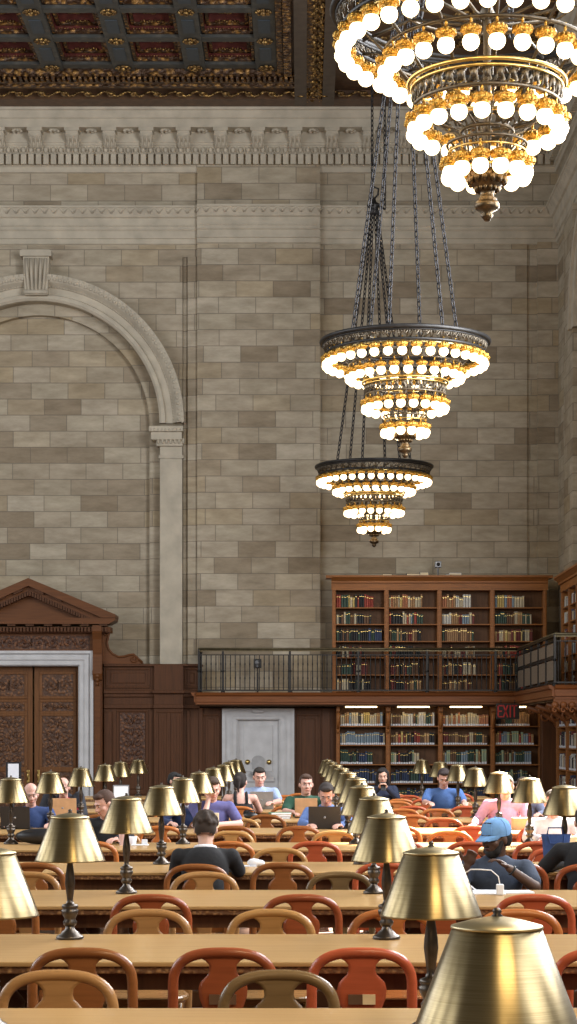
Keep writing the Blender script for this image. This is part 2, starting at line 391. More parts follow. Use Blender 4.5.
# keystone
mb = MB(); kx = wx(38); zt, zb = wz(254), wz(298)
mb.prism([(kx - .25, zb), (kx + .25, zb), (kx + .29, zt - .14), (kx - .29, zt - .14)], WY - .34, WY + .1)
mb.prism([(kx - .35, zt - .14), (kx + .35, zt - .14), (kx + .35, zt - .02), (kx + .30, zt), (kx - .30, zt), (kx - .35, zt - .02)], WY - .42, WY)
for i in range(5):
    xo = (-.2 + .1 * i); mb.tube([(kx + xo * .8, WY - .35, zb + .06), (kx + xo, WY - .38, (zb + zt) / 2), (kx + xo * 1.08, WY - .36, zt - .18)], .032, 6)
mb.tube([(kx - .27, WY - .36, zb + .06), (kx + .27, WY - .36, zb + .06)], .05, 8)
st(mb.build('keystone', 'stone_smooth', wall))
for sg in (-1, 1):
    mb = MB(); x0, x1 = sorted((ACX + sg * 2.76, ACX + sg * 3.26)); xo = ACX + sg * 2.52; lo, hi = min(x0, xo), max(x1, xo)
    mb.box((x0, WY - .09, 0), (x1, WY + .02, wz(455)))
    mb.box((x0 - .03, WY - .12, wz(459)), (x1 + .03, WY + .02, wz(456)))
    mb.box((x0, WY - .08, wz(456)), (x1, WY + .02, wz(447)))
    mb.box((x0 - .08, WY - .15, wz(447)), (x1 + .02, WY + .2, wz(441)), .02)
    mb.box((lo + .04, WY - .20, wz(441)), (hi, WY + .24, wz(433)), .02)
    mb.box((lo, WY - .26, wz(433)), (hi + .03, WY + .24, wz(427.5)), .02)
    for i in range(7): mb.ball((x0 - .03 + (x1 - x0 + .06) * i / 6, WY - .17, wz(442)), (.03, .03, .07), 6, 4)
    for i in range(9): mb.ball((lo + (hi - lo) * (i + .5) / 9, WY - .26, wz(431)), (.02, .02, .03), 6, 4)
    st(mb.build('impost_capital', 'stone_smooth', wall))

# ---- string course and entablature
def course(mb, p0, p1, nrm):
    z = lambda q: PZ(q, WY - .2)
    mb.mould([(0, z(243)), (.05, z(242)), (.05, z(237.5)), (.08, z(237)), (.08, z(230)), (.12, z(228.5)), (.12, z(217.5)), (.17, z(216.5)), (.27, z(209)), (.30, z(208.5)), (.30, z(206.5)), (0, z(205))], p0, p1, nrm)
secs = [((XL, WY), (PIER0, WY)), ((PIER0 - .0, WY - .13), (PIER1, WY - .13)), ((PIER1, WY), (RX, WY))]
mb = MB()
for a, b in secs: course(mb, a, b, (0, -1))
course(mb, (RX, WY), (RX, 34), (-1, 0))
t = st(mb.build('trim_1', 'stone_smooth'))
mb = MB()
for (a, b) in secs:
    nb = int((b[0] - a[0]) / .075)
    for i in range(nb): mb.box((a[0] + (b[0] - a[0]) * (i + .25) / nb, a[1] - .14, wz(228.2)), (a[0] + (b[0] - a[0]) * (i + .8) / nb, a[1] - .115, wz(226.6)))
    nz = int((b[0] - a[0]) / .21)
    w = (b[0] - a[0]) / nz
    for i in range(nz):
        x = a[0] + w * (i + .5)
        mb.tube([(x - w * .5, a[1] - .20, wz(215.2)), (x, a[1] - .275, wz(210)), (x + w * .5, a[1] - .20, wz(215.2))], .032, 5)
        mb.ball((x, a[1] - .20, wz(214)), (.03, .02, .06), 6, 4)
        mb.ball((x + w / 2, a[1] - .25, wz(211)), (.03, .02, .04), 6, 4)
for i in range(48):
    y = WY - .3 - i * .21
    mb.tube([(RX - .20, y, wz(215.2)), (RX - .275, y - .105, wz(210)), (RX - .20, y - .21, wz(215.2))], .022, 5)
st(mb.build('carved_leaf_band', 'stone_smooth', t))

def entab(mb, p0, p1, nrm):
    z = lambda q: PZ(q, WY - .2 if q > 143 else WY - .65)
    mb.mould([(0, z(171)), (.06, z(170.5)), (.06, z(165.5)), (.10, z(164.5)), (.10, z(154)), (.20, z(153.5)), (.26, z(146.5)), (.28, z(146)), (.28, z(144)), (.30, z(143.5)), (.30, z(127)), (.62, z(126.5)), (.62, z(118.5)), (.66, z(117.5)), (.74, z(111.5)), (.78, z(111)), (.78, TOP), (0, TOP)], p0, p1, nrm)
mb = MB(); entab(mb, (XL, WY), (RX, WY), (0, -1)); entab(mb, (RX, WY), (RX, 34), (-1, 0))
t2 = st(mb.build('trim_2', 'stone_smooth'))
mb = MB(); pit = 7.45 / 44.44; x = XL
while x < RX - .3:
    mb.box((x, WY - .23, PZ(164.3, WY - .2)), (x + pit * .70, WY - .09, PZ(154.3, WY - .2)))
    mb.ball((x + pit * .35, WY - .245, PZ(149.6, WY - .25)), (.055, .045, .07), 6, 5)
    mb.box((x + pit * .82, WY - .27, PZ(152.6, WY - .25)), (x + pit * .90, WY - .2, PZ(146.6, WY - .25)))
    x += pit
y = WY - .3
while y > 36:
    mb.box((RX - .23, y, wz(164.3)), (RX - .09, y - pit * .7, wz(154.3))); y -= pit
st(mb.build('dentil_course', 'stone_smooth', t2))
def corbel_mb():
    mb = MB(); w = .27
    pr = [(0, 0), (0, .36), (.32, .36), (.32, .27), (.27, .20), (.22, .16), (.10, .12), (.09, .05), (.05, .01)]
    vs = [(s_ * w / 2, -o, z) for s_ in (-1, 1) for o, z in pr]; k = len(pr)
    mb.add(vs, [tuple(range(k)), tuple(reversed(range(k, 2 * k)))] + [(i, (i + 1) % k, k + (i + 1) % k, k + i) for i in range(k)])
    mb.box((-w / 2 - .03, -.35, .30), (w / 2 + .03, 0, .37))
    for q in (-.09, 0, .09): mb.tube([(q, -.28, .26), (q, -.225, .18), (q, -.12, .12), (q, -.07, .02)], .028, 6)
    mb.tube([(-w / 2 - .01, -.24, .235), (w / 2 + .01, -.24, .235)], .055, 8)
    return mb
cb = None
for i in range(19):
    x = PX(34.5 + 37.2 * (i - 4), WY - .6); 
    if x > RX - .5: break
    if cb is None: cb = st(corbel_mb().build('corbel', 'stone_smooth', t2, (x, WY - .30, PZ(127, WY - .65) - .368))); proto = cb
    else:
        c = proto.copy(); C.objects.link(c); c.location = (x, WY - .30, PZ(127, WY - .65) - .368)
for i in range(8):
    c = proto.copy(); C.objects.link(c); c.location = (RX - .30, WY - 1.0 - i * .84, PZ(127, WY - .65) - .368); c.rotation_euler = (0, 0, -PI / 2)
# carved flower between corbels
mb = MB()
for i in range(-2, 14):
    x = PX(34.5 + 37.2 * i + 18.6, WY - .6)
    if x > RX - .5: continue
    mb.ball((x, WY - .45, PZ(127, WY - .65) - .01), (.13, .10, .03), 8, 4)
    for q in range(5): mb.ball((x + .09 * math.cos(q * 1.257), WY - .45 + .08 * math.sin(q * 1.257), PZ(127, WY - .65) - .03), (.045, .04, .03), 6, 4)
st(mb.build('soffit_rosette', 'stone_smooth', t2))

# ---- right wall
mb = MB(); mb.box((RX, 34, 0), (RX + .3, WY + .1, TOP))
mb.box((RX - .12, 36.3, 4.9), (RX, 37.7, wz(243))); mb.box((RX - .12, 41.6, 4.9), (RX, 43.0, wz(243)))
rw = st(mb.build('wall_right', 'stone'))
# round arch over the window of the right wall, just entering the frame
mb = MB()
for i in range(24):
    a0 = PI * i / 24; a1 = PI * (i + 1) / 24
    for (r0, r1, o) in ((1.75, 2.05, .14), (2.05, 2.2, .2)):
        q = lambda a, r, o: (RX - o, 39.65 - r * math.cos(a), 10.2 + r * math.sin(a))
        mb.add([q(a0, r0, o), q(a1, r0, o), q(a1, r1, o), q(a0, r1, o), q(a0, r0, 0), q(a1, r0, 0), q(a1, r1, 0), q(a0, r1, 0)],
               [(0, 1, 2, 3), (0, 4, 5, 1), (3, 2, 6, 7)])
st(mb.build('trim_3', 'stone_smooth'))

# ================================================================== CEILING
CZ = 15.64
def cpx(px, Y): return PX(px, Y)
st(MB().box((-13, 34.0, CZ + .62), (7, 46, CZ + .72)).build('ceiling', 'ceil_brown'))
# coffers: grid of beams on pitch 1.53 across, 1.6 along; red sunk panels
GX1 = -1.02 ; GY1 = 42.0; px_ = 1.50; py_ = 1.62; nx, ny = 7, 5
mb = MB(); 
for i in range(nx + 1):
    x = GX1 + .27 - i * px_
    mb.box((x - .22, GY1 - ny * py_, CZ + .12), (x + .22, GY1 + .2, CZ + .62))
    mb.box((x - .25, GY1 - ny * py_, CZ + .22), (x + .25, GY1 + .2, CZ + .28))
st(mb.build('trim_4', 'ceil_blue'))
mb = MB()
for j in range(ny + 1):
    y = GY1 - j * py_
    mb.box((GX1 + .27 - nx * px_, y - .13, CZ + .14), (GX1 + .27, y + .13, CZ + .62))
st(mb.build('trim_5', 'ceil_blue'))
# gilt beads along the beams and stepped gilt frames in each coffer
mb = MB(); mr = MB(); mo = MB()
for i in range(nx):
    xa = GX1 + .27 - (i + 1) * px_ + .24; xb = GX1 + .27 - i * px_ - .24
    for j in range(ny):
        yb = GY1 - j * py_ - .14; ya = GY1 - (j + 1) * py_ + .14
        for (e, z0, z1) in ((0, .20, .27), (.09, .34, .40)):
            for (a, b) in (((xa + e, ya + e), (xb - e, ya + e + .06)), ((xa + e, yb - e - .06), (xb - e, yb - e)), ((xa + e, ya + e), (xa + e + .06, yb - e)), ((xb - e - .06, ya + e), (xb - e, yb - e))):
                mb.box((a[0], a[1], CZ + z0), (b[0], b[1], CZ + z1))
        mr.box((xa, ya, CZ + .50), (xb, yb, CZ + .56))
        # sloping red panel sides
        for (p, q, n_) in (((xa, yb), (xb, yb), -1),):
            mr.add([(xa, yb, CZ + .28), (xb, yb, CZ + .28), (xb - .15, yb - .28, CZ + .5), (xa + .15, yb - .28, CZ + .5)], [(0, 1, 2, 3)])
            mr.add([(xa, ya, CZ + .28), (xb, ya, CZ + .28), (xb - .15, ya + .28, CZ + .5), (xa + .15, ya + .28, CZ + .5)], [(0, 1, 2, 3)])
            mr.add([(xa, ya, CZ + .28), (xa, yb, CZ + .28), (xa + .15, yb - .28, CZ + .5), (xa + .15, ya + .28, CZ + .5)], [(0, 1, 2, 3)])
            mr.add([(xb, ya, CZ + .28), (xb, yb, CZ + .28), (xb - .15, yb - .28, CZ + .5), (xb - .15, ya + .28, CZ + .5)], [(0, 1, 2, 3)])
        cx, cy = (xa + xb) / 2, yb - .14
        for q in range(-4, 5):
            mo.ball((cx + q * .055, cy - .01, CZ + .40 + .018 * (q % 2)), (.03, .05, .035), 6, 4)
        for q in range(14): mo.ball((xa + .12 + (xb - xa - .24) * q / 13, yb - .02, CZ + .31), (.02, .03, .02), 5, 4)
        for q in range(9):
            a = q * 2 * PI / 9; mo.ball((cx + .22 * math.cos(a), (ya + yb) / 2 + .22 * math.sin(a), CZ + .48), (.08, .08, .04), 6, 4)
        mo.ball((cx, (ya + yb) / 2, CZ + .46), (.11, .11, .08), 8, 5)
st(mb.build('trim_6', 'ceil_gold')); st(mr.build('coffer_panels', 'ceil_red')); 
for i in range(nx + 1):
    for j in range(ny + 1):
        x = GX1 + .27 - i * px_; y = GY1 - j * py_
        for q in range(8):
            a = q * PI / 4; mo.ball((x + .12 * math.cos(a), y + .12 * math.sin(a), CZ + .10), (.055, .055, .03), 6, 4)
        mo.ball((x, y, CZ + .08), (.07, .07, .05), 8, 5)
st(mo.build('gilt_rosettes', 'gilt_dull'))
# blue sunk lozenges on the long beams
mb = MB()
for i in range(nx + 1):
    for j in range(ny):
        x = GX1 + .27 - i * px_; y = GY1 - (j + .5) * py_
        mb.box((x - .12, y - .36, CZ + .105), (x + .12, y + .36, CZ + .125))
st(mb.build('trim_7', plain('painted navy field', (.035, .05, .065), .5)))
# frame of mouldings round the coffered field (back side and right side)
def cframe(mb, o0, o1, z0, z1):
    """o: distance outward from the coffer field edge"""
    X1, Y1 = GX1 + .50, GY1 + .22
    mb.box((-13, Y1 + o0, z0), (X1 + o1, Y1 + o1, z1)); mb.box((X1 + o0, 34, z0), (X1 + o1, Y1 + o0, z1))
m1 = MB(); cframe(m1, 0, .12, CZ + .06, CZ + .62); cframe(m1, .42, .52, CZ + .02, CZ + .62); cframe(m1, .62, .74, CZ + .0, CZ + .62); st(m1.build('trim_8', 'ceil_gold'))
m1 = MB(); cframe(m1, .12, .42, CZ + .12, CZ + .62); cframe(m1, .52, .62, CZ + .10, CZ + .62); cframe(m1, .74, .95, CZ + .06, CZ + .62); st(m1.build('trim_9', 'ceil_brown'))
m1 = MB(); X1, Y1 = GX1 + .50, GY1 + .22
x = -12.9
while x < X1 + .3: m1.box((x, Y1 + .14, CZ + .0), (x + .055, Y1 + .36, CZ + .15)); x += .115
y = Y1
while y > 34.5: m1.box((X1 + .14, y, CZ + .0), (X1 + .30, y - .06, CZ + .15)); y -= .12
x = -12.9
while x < X1 + .9: m1.ball((x, Y1 + .06, CZ + .05), (.07, .05, .03), 6, 4); x += .15
st(m1.build('trim_10', 'ceil_gold'))
# plain rails and the band of gilded relief to the right of the field, dark soffit over the wall
m1 = MB()
for px in (300.5, 329): x = PX(px, 42.5); m1.box((x - .13, 34, CZ - .02), (x + .13, WY - .9, CZ + .62))
st(m1.build('trim_11', 'ceil_taupe'))
m1 = MB(); xa, xb = PX(304.5, 42.5) , PX(325, 42.5); m1.box((xa, 34, CZ + .08), (xb, WY - .9, CZ + .62)); st(m1.build('trim_12', 'ceil_brown'))
m1 = MB(); cx = (xa + xb) / 2 - .05; y = WY - 1.2; k = 0
random.seed(3)
while y > 35:
    for q in range(9):
        a = q * 2 * PI / 9; r = .13 + .03 * (k % 2)
        m1.ball((cx + r * math.cos(a) * 1.6, y + r * math.sin(a), CZ + .06), (.055, .055, .07), 6, 4)
    m1.ball((cx, y, CZ + .04), (.07, .07, .08), 7, 5)
    for sg in (-1, 1):
        pts = [(cx + sg * (.05 + .12 * t), y - .2 - .14 * math.sin(t * 5), CZ + .04) for t in [u / 6 for u in range(7)]]
        m1.tube(pts, .040, 5)
    y -= .40; k += 1
st(m1.build('gilded_relief_band', 'gilt_dull'))
m1 = MB(); m1.box((PX(333, 42.5), 34, CZ + .2), (RX + .1, WY, CZ + .62)); st(m1.build('trim_13', 'ceil_brown'))
m1 = MB()
for ix in range(3):
    for iy in range(7):
        x = 1.9 + ix * 1.4; y = 43.2 - iy * 1.3
        for q in range(10):
            a = q * 2 * PI / 10; m1.ball((x + .3 * math.cos(a), y + .3 * math.sin(a), CZ + .18), (.1, .1, .05), 6, 4)
        m1.ball((x, y, CZ + .16), (.14, .14, .07), 8, 5)
st(m1.build('gilt_bosses', 'gilt_dull'))
m1 = MB(); m1.box((-13, 43.72, CZ - .0), (RX, WY + .1, CZ + .62)); st(m1.build('trim_14', 'ceil_brown'))
m1 = MB(); x = -12.9; i = 0
while x < RX - 1:
    pts = [(x + .5 * t, 43.45, CZ + .03 + .05 * math.sin(t * 2 * PI)) for t in [u / 8 for u in range(9)]]
    m1.tube(pts, .03, 5); m1.ball((x + .25, 43.45, CZ + .03), (.10, .12, .05), 6, 4); x += .5
st(m1.build('gilt_scroll_band', 'gilt_dull'))

# ================================================================== LOWER WALL: door, panelling, marble niche
PY = 44.55     # face of the panelling
def qx(px, Y=PY): return PX(px, Y)
def qz(py, Y=PY): return PZ(py, Y)
# great left door
DX = qx(32)
dm = MB()    # marble frame
w_in, w_out, z_in, z_out = 48, 62, 665, 651.5
def doorframe(mb, cx, hw0, hw1, z0, z1, y0, y1):
    mb.prism([(cx - hw1, 0), (cx - hw0, 0), (cx - hw0, z0), (cx + hw0, z0), (cx + hw0, 0), (cx + hw1, 0), (cx + hw1, z1), (cx - hw1, z1)], y0, y1)
k = PY / F
doorframe(dm, DX, 48 * k, 62 * k, qz(665), qz(651), PY - .10, PY + .2)
doorframe(dm, DX, 46.5 * k, 50 * k, qz(666), qz(663.5), PY - .04, PY + .2)
doorframe(dm, DX, 53 * k, 57 * k, qz(660), qz(656.5), PY - .14, PY - .1)
doorframe(dm, DX, 59 * k, 62 * k, qz(653.8), qz(651), PY - .17, PY - .1)
st(dm.build('trim_15', 'marble'))
door = empty('door_1', (DX, PY + .22, 0)); st(door)
for sg in (-1, 1):
    m1 = MB(); x0, x1 = (sg * .02, sg * 46.5 * k); zt = qz(666)
    m1.box((x0, .02, .02), (x1, .08, zt))
    lf = st(m1.build('door_leaf', 'door_wood', door))
    xa, xb = sorted((sg * 9 * k, sg * 40 * k))
    for (pa, pb, carve) in ((674, 696, 1), (702, 711, 1), (716, 767, 1), (772, 815, 0)):
        za, zb = qz(pb), qz(pa); fr = MB()
        for (a, b) in (((xa - .07, za - .06), (xb + .07, za)), ((xa - .07, zb), (xb + .07, zb + .06)), ((xa - .07, za), (xa, zb)), ((xb, za), (xb + .07, zb))):
            fr.box((a[0], -.01, a[1]), (b[0], .03, b[1]), .01)
        pn = st(fr.build('door_panel', 'door_wood', lf)); 
        g = MB(); g.box((xa, .012, za), (xb, .03, zb)); scrollwork(g, xa + .04, xb - .04, za + .03, zb - .03, .01, .016)
        st(g.build('carved_panel', 'door_carved', lf))
    h = MB(); hx = sg * 5.2 * k; h.box((hx - .03, -.02, qz(783)), (hx + .03, .03, qz(770)), .01); h.tube([(hx, -.09, qz(780)), (hx, -.10, qz(776)), (hx, -.09, qz(772))], .014, 8)
    h.tube([(hx, -.09, qz(780)), (hx, .0, qz(780))], .010, 6); h.tube([(hx, -.09, qz(772)), (hx, .0, qz(772))], .010, 6)
    st(h.build('door_handle', 'gold', lf))
# panelled surround and pediment
m1 = MB()
for sg in (-1, 1):
    a, b = sorted((DX + sg * 62 * k, DX + sg * 71 * k)); m1.box((a, PY - .16, 0), (b, PY + .3, qz(622)), .01)
    m1.box((a + .03, PY - .22, 0), (b - .03, PY - .1, qz(682)), .01)
m1.box((DX - 62 * k, PY - .08, qz(651)), (DX + 62 * k, PY + .3, qz(632)))
st(m1.build('trim_16', 'panelling_h'))
m1 = MB(); scrollwork(m1, DX - 58 * k, DX + 58 * k, qz(649.5), qz(636), PY - .085, .02, .3)
m1.box((DX - 58 * k, PY - .085, qz(649.5)), (DX + 58 * k, PY - .079, qz(636))); st(m1.build('carved_frieze', 'panelling_carved'))
m1 = MB()  # entablature + pediment
hw = 84 * k
PYc = PY - .18
m1.box((DX - hw + .1, PYc - .10, qz(633)), (DX + hw - .1, PY + .3, qz(627.5)))
m1.prism([(DX - hw - .02, qz(619)), (DX + hw + .02, qz(619)), (DX + hw + .02, qz(621.5)), (DX + hw - .12, qz(625)), (DX - hw + .12, qz(625)), (DX - hw - .02, qz(621.5))], PYc - .25, PY + .3)
ax, az = DX - 1 * k, qz(580.5)
sl = (az - qz(618)) / hw
th = .13
for sg in (-1, 1):
    e = DX + sg * hw
    m1.prism([(e + sg * .03, qz(618.8)), (e + sg * .03, qz(618.8) + .07), (ax, az + .02), (ax, az - th - .02), (e - sg * .28, qz(618.8))], PYc - .28, PY + .3)
    m1.prism([(e - sg * .3, qz(618.8)), (ax, az - th), (ax, az - th - .12), (e - sg * .56, qz(618.8))], PYc - .14, PY + .3)
m1.prism([(DX - hw + .3, qz(618.8)), (DX + hw - .3, qz(618.8)), (ax, az - .1)], PYc + .06, PY + .3)
tp = st(m1.build('trim_17', 'panelling_h'))
m1 = MB()
x = DX - hw + .15
while x < DX + hw - .15: m1.box((x, PYc - .17, qz(632.3)), (x + .045, PYc - .08, qz(628))); x += .075
for sg in (-1, 1):
    for i in range(24):
        t = (i + .5) / 24; xx = ax + sg * (hw - .5) * t; zz = az - th - .13 - ((az - th - .13) - qz(620)) * t * .97
        m1.box((xx - .022, PYc - .16, zz - .09), (xx + .022, PYc - .02, zz + .01))
    for i in range(4):
        t = (i + .6) / 4.4; xx = ax + sg * hw * t * .9; zz = az - th + .0 - (az - th - qz(618)) * t * .93
        m1.prism([(xx - .1, zz - .08 + sg * sl * .1), (xx + .1, zz - .08 - sg * sl * .1), (xx + .1, zz + .02 - sg * sl * .1), (xx - .1, zz + .02 + sg * sl * .1)], PYc - .24, PYc - .1)
for i in range(9):
    xx = DX - hw + .25 + (2 * hw - .5) * i / 8; m1.box((xx - .09, PYc - .21, qz(626.8)), (xx + .09, PYc - .05, qz(624.6)))
st(m1.build('dentils', 'panelling', tp))
# console brackets and side volutes
for sg in (-1, 1):
    m1 = MB(); bx = DX + sg * 66.5 * k
    pr = [(0, qz(626)), (.22, qz(626)), (.24, qz(632)), (.16, qz(640)), (.10, qz(655)), (.13, qz(668)), (.14, qz(674)), (.08, qz(680)), (0, qz(681))]
    kk = len(pr); vs = [(bx + s_ * .10, PY - .15 - o, z) for s_ in (-1, 1) for o, z in pr]
    m1.add(vs, [tuple(range(kk)), tuple(reversed(range(kk, 2 * kk)))] + [(i, (i + 1) % kk, kk + (i + 1) % kk, kk + i) for i in range(kk)])
    m1.tube([(bx - .11, PY - .30, qz(631)), (bx + .11, PY - .30, qz(631))], .075, 10); m1.tube([(bx - .11, PY - .23, qz(673)), (bx + .11, PY - .23, qz(673))], .06, 10)
    for zz in (676, 680, 684): m1.ball((bx, PY - .24, qz(zz)), (.06 - .012 * (zz - 676) / 4, .05, .06), 8, 5)
    st(m1.build('trim_18' if sg < 0 else 'trim_19', 'panelling_h'))
    # volute: an S scroll board
    m1 = MB(); e = DX + sg * 71 * k
    pts = [(0, 664), (0, 622), (4, 626), (7, 632), (5.5, 638), (4.5, 643), (6, 649), (10, 654), (16, 657), (22, 656.5), (27, 655), (31, 654.5), (35, 658), (40, 663), (41, 664)]
    m1.prism([(e + sg * a * k, qz(b)) for a, b in pts], PY - .10, PY + .12)
    rim = [(e + sg * a * k, PY - .11, qz(b)) for a, b in pts[2:14]]; m1.tube(rim, .028, 6)
    m1.tube(spiral(e + sg * 4 * k, qz(633), .11, 1.2, 0, sg, y=PY - .11), .022, 5); m1.tube(spiral(e + sg * 31 * k, qz(659), .09, 1.2, 0, -sg, y=PY - .11), .020, 5)
    st(m1.build('trim_20' if sg < 0 else 'trim_21', 'panelling_h'))

# panelling field between the door and the gallery, and under the gallery
def panel(mb, mc, x0, x1, z0, z1, Y, carve=False, d=.03):
    for (a, b) in (((x0 - .05, z0 - .05), (x1 + .05, z0)), ((x0 - .05, z1), (x1 + .05, z1 + .05)), ((x0 - .05, z0), (x0, z1)), ((x1, z0), (x1 + .05, z1))):
        mb.box((a[0], Y - d, a[1]), (b[0], Y + .01, b[1]), .012)
    if carve:
        mc.box((x0 + .02, Y - .012, z0 + .02), (x1 - .02, Y - .002, z1 - .02)); scrollwork(mc, x0 + .06, x1 - .06, z0 + .06, z1 - .06, Y - .018, .016)
    else: mb.box((x0 + .06, Y - .02, z0 + .06), (x1 - .06, Y + .01, z1 - .06), .015)
mb = MB(); mc = MB()
xl, xr = qx(104), qx(200)
mb.box((xl, PY, 0), (xr, PY + .1, qz(664)))
mb.box((xl, PY - .08, qz(666.5)), (xr + .05, PY + .4, qz(664)), .01)          # capping
mb.box((xl, PY - .05, qz(697)), (xr, PY + .05, qz(690)), .01); mb.box((xl, PY - .10, qz(693.5)), (xr, PY + .05, qz(690.5)), .01)
mb.box((xl, PY - .06, qz(708.5)), (xr, PY + .05, qz(704.5)), .01)
panel(mb, mc, qx(108), qx(148), qz(686), qz(670), PY); panel(mb, mc, qx(158), qx(180), qz(686), qz(670), PY - .1); panel(mb, mc, qx(187), qx(197), qz(686), qz(670), PY)
mb.box((qx(154.5), PY - .14, 0), (qx(183.5), PY + .1, qz(665)), .01)
mb.box((qx(153), PY - .24, qz(693.5)), (qx(185), PY - .1, qz(690.5)), .01); mb.box((qx(154), PY - .19, qz(708.5)), (qx(184), PY - .1, qz(704.5)), .01)
panel(mb, mc, qx(119), qx(146), qz(762), qz(712), PY, True)
panel(mb, mc, qx(119), qx(146), qz(792), qz(768), PY)
mb.box((qx(154.5), PY - .16, qz(712)), (qx(157), PY - .1, qz(800)), .01); panel(mb, mc, qx(159), qx(167), qz(795), qz(713), PY - .13); panel(mb, mc, qx(171), qx(180), qz(795), qz(713), PY - .13)
mb.box((qx(187), PY - .04, .1), (qx(190), PY + .02, qz(710)), .01)
mb.box((xl, PY - .05, 0), (xr, PY, .22)); 
mb.box((qx(104), PY - .05, 0), (qx(112), PY + .05, qz(712)), .01)
tw = st(mb.build('trim_22', 'panelling')); st(mc.build('carved_panel', 'panelling_carved', tw))
mb = MB(); mc = MB()
mb.box((qx(200), PY, 0), (qx(223), PY + .1, qz(708))); mb.box((qx(293), PY, 0), (qx(337), PY + .1, qz(708)))
panel(mb, mc, qx(205), qx(217), qz(800), qz(716), PY); panel(mb, mc, qx(299), qx(318), qz(800), qz(716), PY)
mb.box((qx(322), PY - .05, 0), (qx(330), PY + .02, qz(708)), .01); mb.box((qx(199), PY - .05, 0), (qx(203), PY + .02, qz(708)), .01)
mb.box((-13, PY, 0), (DX - 71 * k, PY + .1, qz(664))); mb.box((-13, PY - .08, qz(666.5)), (DX - 71 * k, PY + .4, qz(664)))
st(mb.build('trim_23', 'panelling'))
# marble door case with a drinking fountain set in it
MX = qx(258.3)
mb = MB(); doorframe(mb, MX, 22 * k, 36 * k, qz(719), qz(708.5), PY - .10, PY + .1)
doorframe(mb, MX, 20.5 * k, 23.5 * k, qz(720), qz(717), PY - .06, PY + .1); doorframe(mb, MX, 33 * k, 36 * k, qz(711), qz(708.5), PY - .14, PY - .1); doorframe(mb, MX, 26 * k, 27.5 * k, qz(716), qz(714.5), PY - .12, PY - .1)
mb.box((MX - .12, PY - .16, qz(713)), (MX + .12, PY - .1, qz(709)), .02); mb.tube(spiral(MX - .1, qz(711), .05, 1, 0, 1, y=PY - .16), .012, 5); mb.tube(spiral(MX + .1, qz(711), .05, 1, PI, -1, y=PY - .16), .012, 5)
mb.box((MX - 21 * k, PY + .02, 0), (MX + 21 * k, PY + .1, qz(719)))
f0 = st(mb.build('door_2', 'marble'))
mb = MB(); mb.box((MX - 14.5 * k, PY, qz(772)), (MX + 14.5 * k, PY + .03, qz(725)), .015); mb.box((MX - 16 * k, PY - .02, qz(782)), (MX + 16 * k, PY + .03, qz(777)), .015); st(mb.build('marble_panel', 'marble', f0))
mb = MB(); pr = [(-.14, qz(769)), (.14, qz(769)), (.14, qz(760))] + [(.14 * math.cos(a), qz(760) + .10 * math.sin(a)) for a in [PI * i / 10 for i in range(1, 10)]] + [(-.14, qz(760))]
mb.prism([(MX + a, b) for a, b in pr], PY - .03, PY + .02); mb.lathe([(.02, 0), (.15, .02), (.17, .10), (.15, .10), (.02, .05)], (MX, PY - .12, qz(776)), 16)
st(mb.build('fountain_niche', 'marble_grey', f0))
mb = MB()
for sg in (-1, 1): mb.tube([(MX + sg * .24, PY - .03, qz(762)), (MX + sg * .24, PY + .01, qz(762))], .055, 14)
st(mb.build('brass_rosette', 'gold', f0))

# ================================================================== GALLERY
GZ = 2.66; RYY = 43.9; GXL = PX(199, RYY)
FX = 4.74; FYE = 37.5
mb = MB(); mb.box((GXL - .05, RYY - .02, GZ - .20), (RX, WY, GZ)); mb.box((FX, FYE - .0, GZ - .20), (RX, RYY, GZ))
gal = st(mb.build('gallery_floor', 'gallery_wood'))
mb = MB()
fp = [(0, PZ(704.5, RYY)), (.02, PZ(704.5, RYY)), (.02, PZ(702.5, RYY)), (.05, PZ(702, RYY)), (.05, PZ(696.5, RYY)), (.09, PZ(695.5, RYY)), (.12, PZ(692.5, RYY)), (0, PZ(692.5, RYY))]
mb.mould(fp, (GXL - .06, RYY), (FX, RYY), (0, -1)); mb.mould(fp, (FX, RYY), (FX, FYE), (-1, 0)); mb.mould(fp, (FX, FYE), (RX + .3, FYE), (0, -1))
mb.mould(fp, (GXL - .06, RYY), (GXL - .06, WY - .13), (-1, 0))
st(mb.build('gallery_fascia', 'gallery_wood', gal))
mb = MB(); mb.box((GXL, RYY + .1, GZ - .28), (RX - .4, WY - .2, GZ - .20)); mb.box((FX + .08, FYE + .1, GZ - .28), (RX, RYY, GZ - .2)); st(mb.build('gallery_soffit', 'case_dark', gal))
